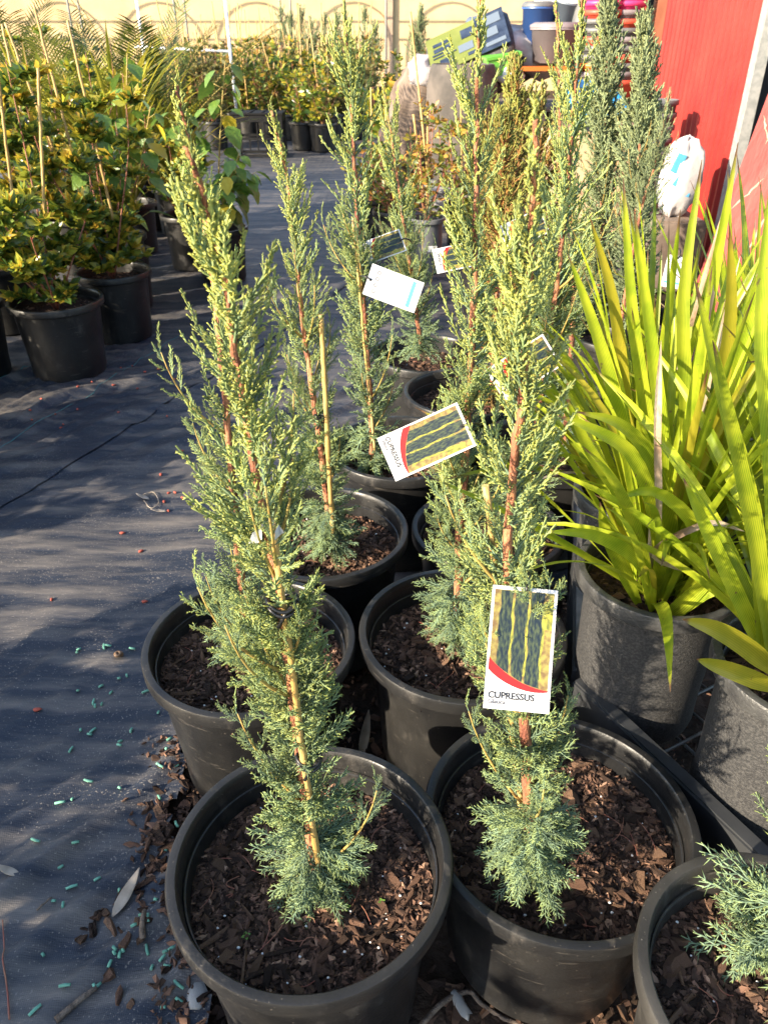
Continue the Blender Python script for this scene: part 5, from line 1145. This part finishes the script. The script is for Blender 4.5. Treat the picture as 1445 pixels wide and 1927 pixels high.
curl_leaf('dry_leaf', 'second dry leaf below the twiggy litter patch', 300, 966, .05, .014, 1.7)
def stick(label, px, w, m='dry_wood', z=.006, name='dry_stick'):
    P = catmull(np.array([atz(a, b_, .004) for a, b_ in px]), 16)
    if name == 'dry_stick': P[:, 2] = [mat_h(a, b_) for a, b_ in P[:, :2]]
    P[:, 2] += z + rng.normal(0, .0008, 16); return one(MB().tube(P, [w * (1 - .4 * k / 16) for k in range(16)], 7).build(name, m), label, 'stick')
stick('thin red brown straw at the left edge of the mat', [(22, 1925), (14, 1840), (8, 1736)], .0016, 'red_twig')
stick('split dry stick at the bottom of the mat', [(108, 1925), (150, 1890), (185, 1862)], .006)
stick('short dark twig on the mat', [(72, 1718), (86, 1706), (100, 1694)], .0022)
stick('upright looking bark splinter beside the front pot', [(271, 1772), (272, 1750), (276, 1725)], .006)
stick('twiggy curl in the litter patch', [(270, 935), (290, 930), (300, 950), (285, 960), (272, 945)], .0016, 'dry_leaf')
stick('bent root lying between the two front pots', [(790, 1925), (830, 1882), (880, 1858), (905, 1880), (950, 1910), (1010, 1930)], .005, z=-.012, name='dry_root')
p = on_mat(224, 1235); sn = thing('snail_shell', 'round brown snail shell on the mat left of the wide pot', 'shell', (p[0], p[1], p[2]))
b = MB(); b.tube([(.0065 * math.cos(a) * (1 - .1 * a / 6), .0065 * math.sin(a) * (1 - .1 * a / 6), .006 + .0006 * a) for a in np.linspace(0, 11, 40)], [.0062 - .0040 * k / 40 for k in range(40)], 9); b.build('whorl', 'snail', sn)
one(link('pale_stone', ball_mesh('pale_stone', 'stone', 8, 6, .15, 4), None, tuple(atz(866, 1890, -.01)), (0, .2, .4)), 'flat pale grey stone between the front pots', 'stone').scale = (.012, .026, .007)
one(link('pale_stone', ball_mesh('pale_stone', 'stone', 8, 6, .15, 5), None, tuple(on_mat(372, 1880)), (0, .2, .4)), 'pale stone pressed against the front pot at the bottom', 'stone').scale = (.018, .022, .01)
one(link('orange_stone', ball_mesh('orange_stone', 'terracotta', 7, 5, .18, 6), None, tuple(atz(1288, 1846, .297)), (0, .2, .4)), 'flat orange brown stone on the soil of the corner pot', 'stone').scale = (.014, .011, .006)

# bark spilled along the mat's edge and between the pots
r_ = np.random.default_rng(9); P = []
while len(P) < 5200:
    y = r_.uniform(.2, 2.2); x = mat_edge(np.array(y)) + abs(r_.normal(0, .05)) * (-1 if r_.random() < .3 else 1) if r_.random() < .35 else r_.uniform(-.45, .9)
    if x < mat_edge(np.array(y)) - .09: continue
    P.append((x, y, (max(mat_h(x, y), 0) + .003) if x < mat_edge(np.array(y)) else -.024 + .012 * r_.random()))
P = np.array(P)
tag(link('spilled_mulch', scatter_mesh('spilled_mulch', P, r_.uniform(.006, .022, len(P)), r_), ground), kind='stuff')
spots = [(300 + r_.normal(0, 26), 1590 + r_.normal(0, 40)) for _ in range(34)] + [(365 + r_.normal(0, 18), 1430 + r_.normal(0, 45)) for _ in range(34)] + [(150 + 110 * k / 12 + r_.normal(0, 5), 1764 - 110 * k / 12 + r_.normal(0, 6)) for k in range(10)] + [(r_.uniform(790, 1200), r_.uniform(1830, 1925)) for _ in range(46)] + [(r_.uniform(660, 740), r_.uniform(1330, 1420)) for _ in range(24)] + [(r_.uniform(200, 380), r_.uniform(1740, 1920)) for _ in range(14)]
for (a, b_) in spots:
    p = atz(a, b_, .004); inside = p[0] < mat_edge(np.array(p[1])); z = mat_h(p[0], p[1]) + .004 if inside else -.012
    o = link('bark_chip', CHIPS[r_.integers(len(CHIPS))], ground, (p[0], p[1], z), (r_.normal(0, .3), r_.normal(0, .3), r_.uniform(0, 6))); s = r_.uniform(.012, .03); o.scale = (s, s, s)
# little seedlings in the front pots
def sprout(label, px, py, s):
    p = atz(px, py, .292); t = thing('seedling', label, 'seedling', tuple(p)); m = leaf_mesh(.011 * s, .008 * s, 'sprout', n=4)
    MB().tube([(0, 0, 0), (0, 0, .008 * s)], .0007, 5).build('stalk', 'sprout', t)
    for k in range(4): link('leaf', m, t, (0, 0, .008 * s), (.35, 0, 1.57 * k + .4))
sprout('tiny green seedling on the dark soil of the frontmost pot', 464, 1765, .6); sprout('seedling with round leaves at the foot of the front stake', 622, 1625, 1.3); sprout('pale seedling right of the front stake', 652, 1712, .6)
sprout('tiny seedling in the sunlit bark of the frontmost pot', 718, 1700, .5)
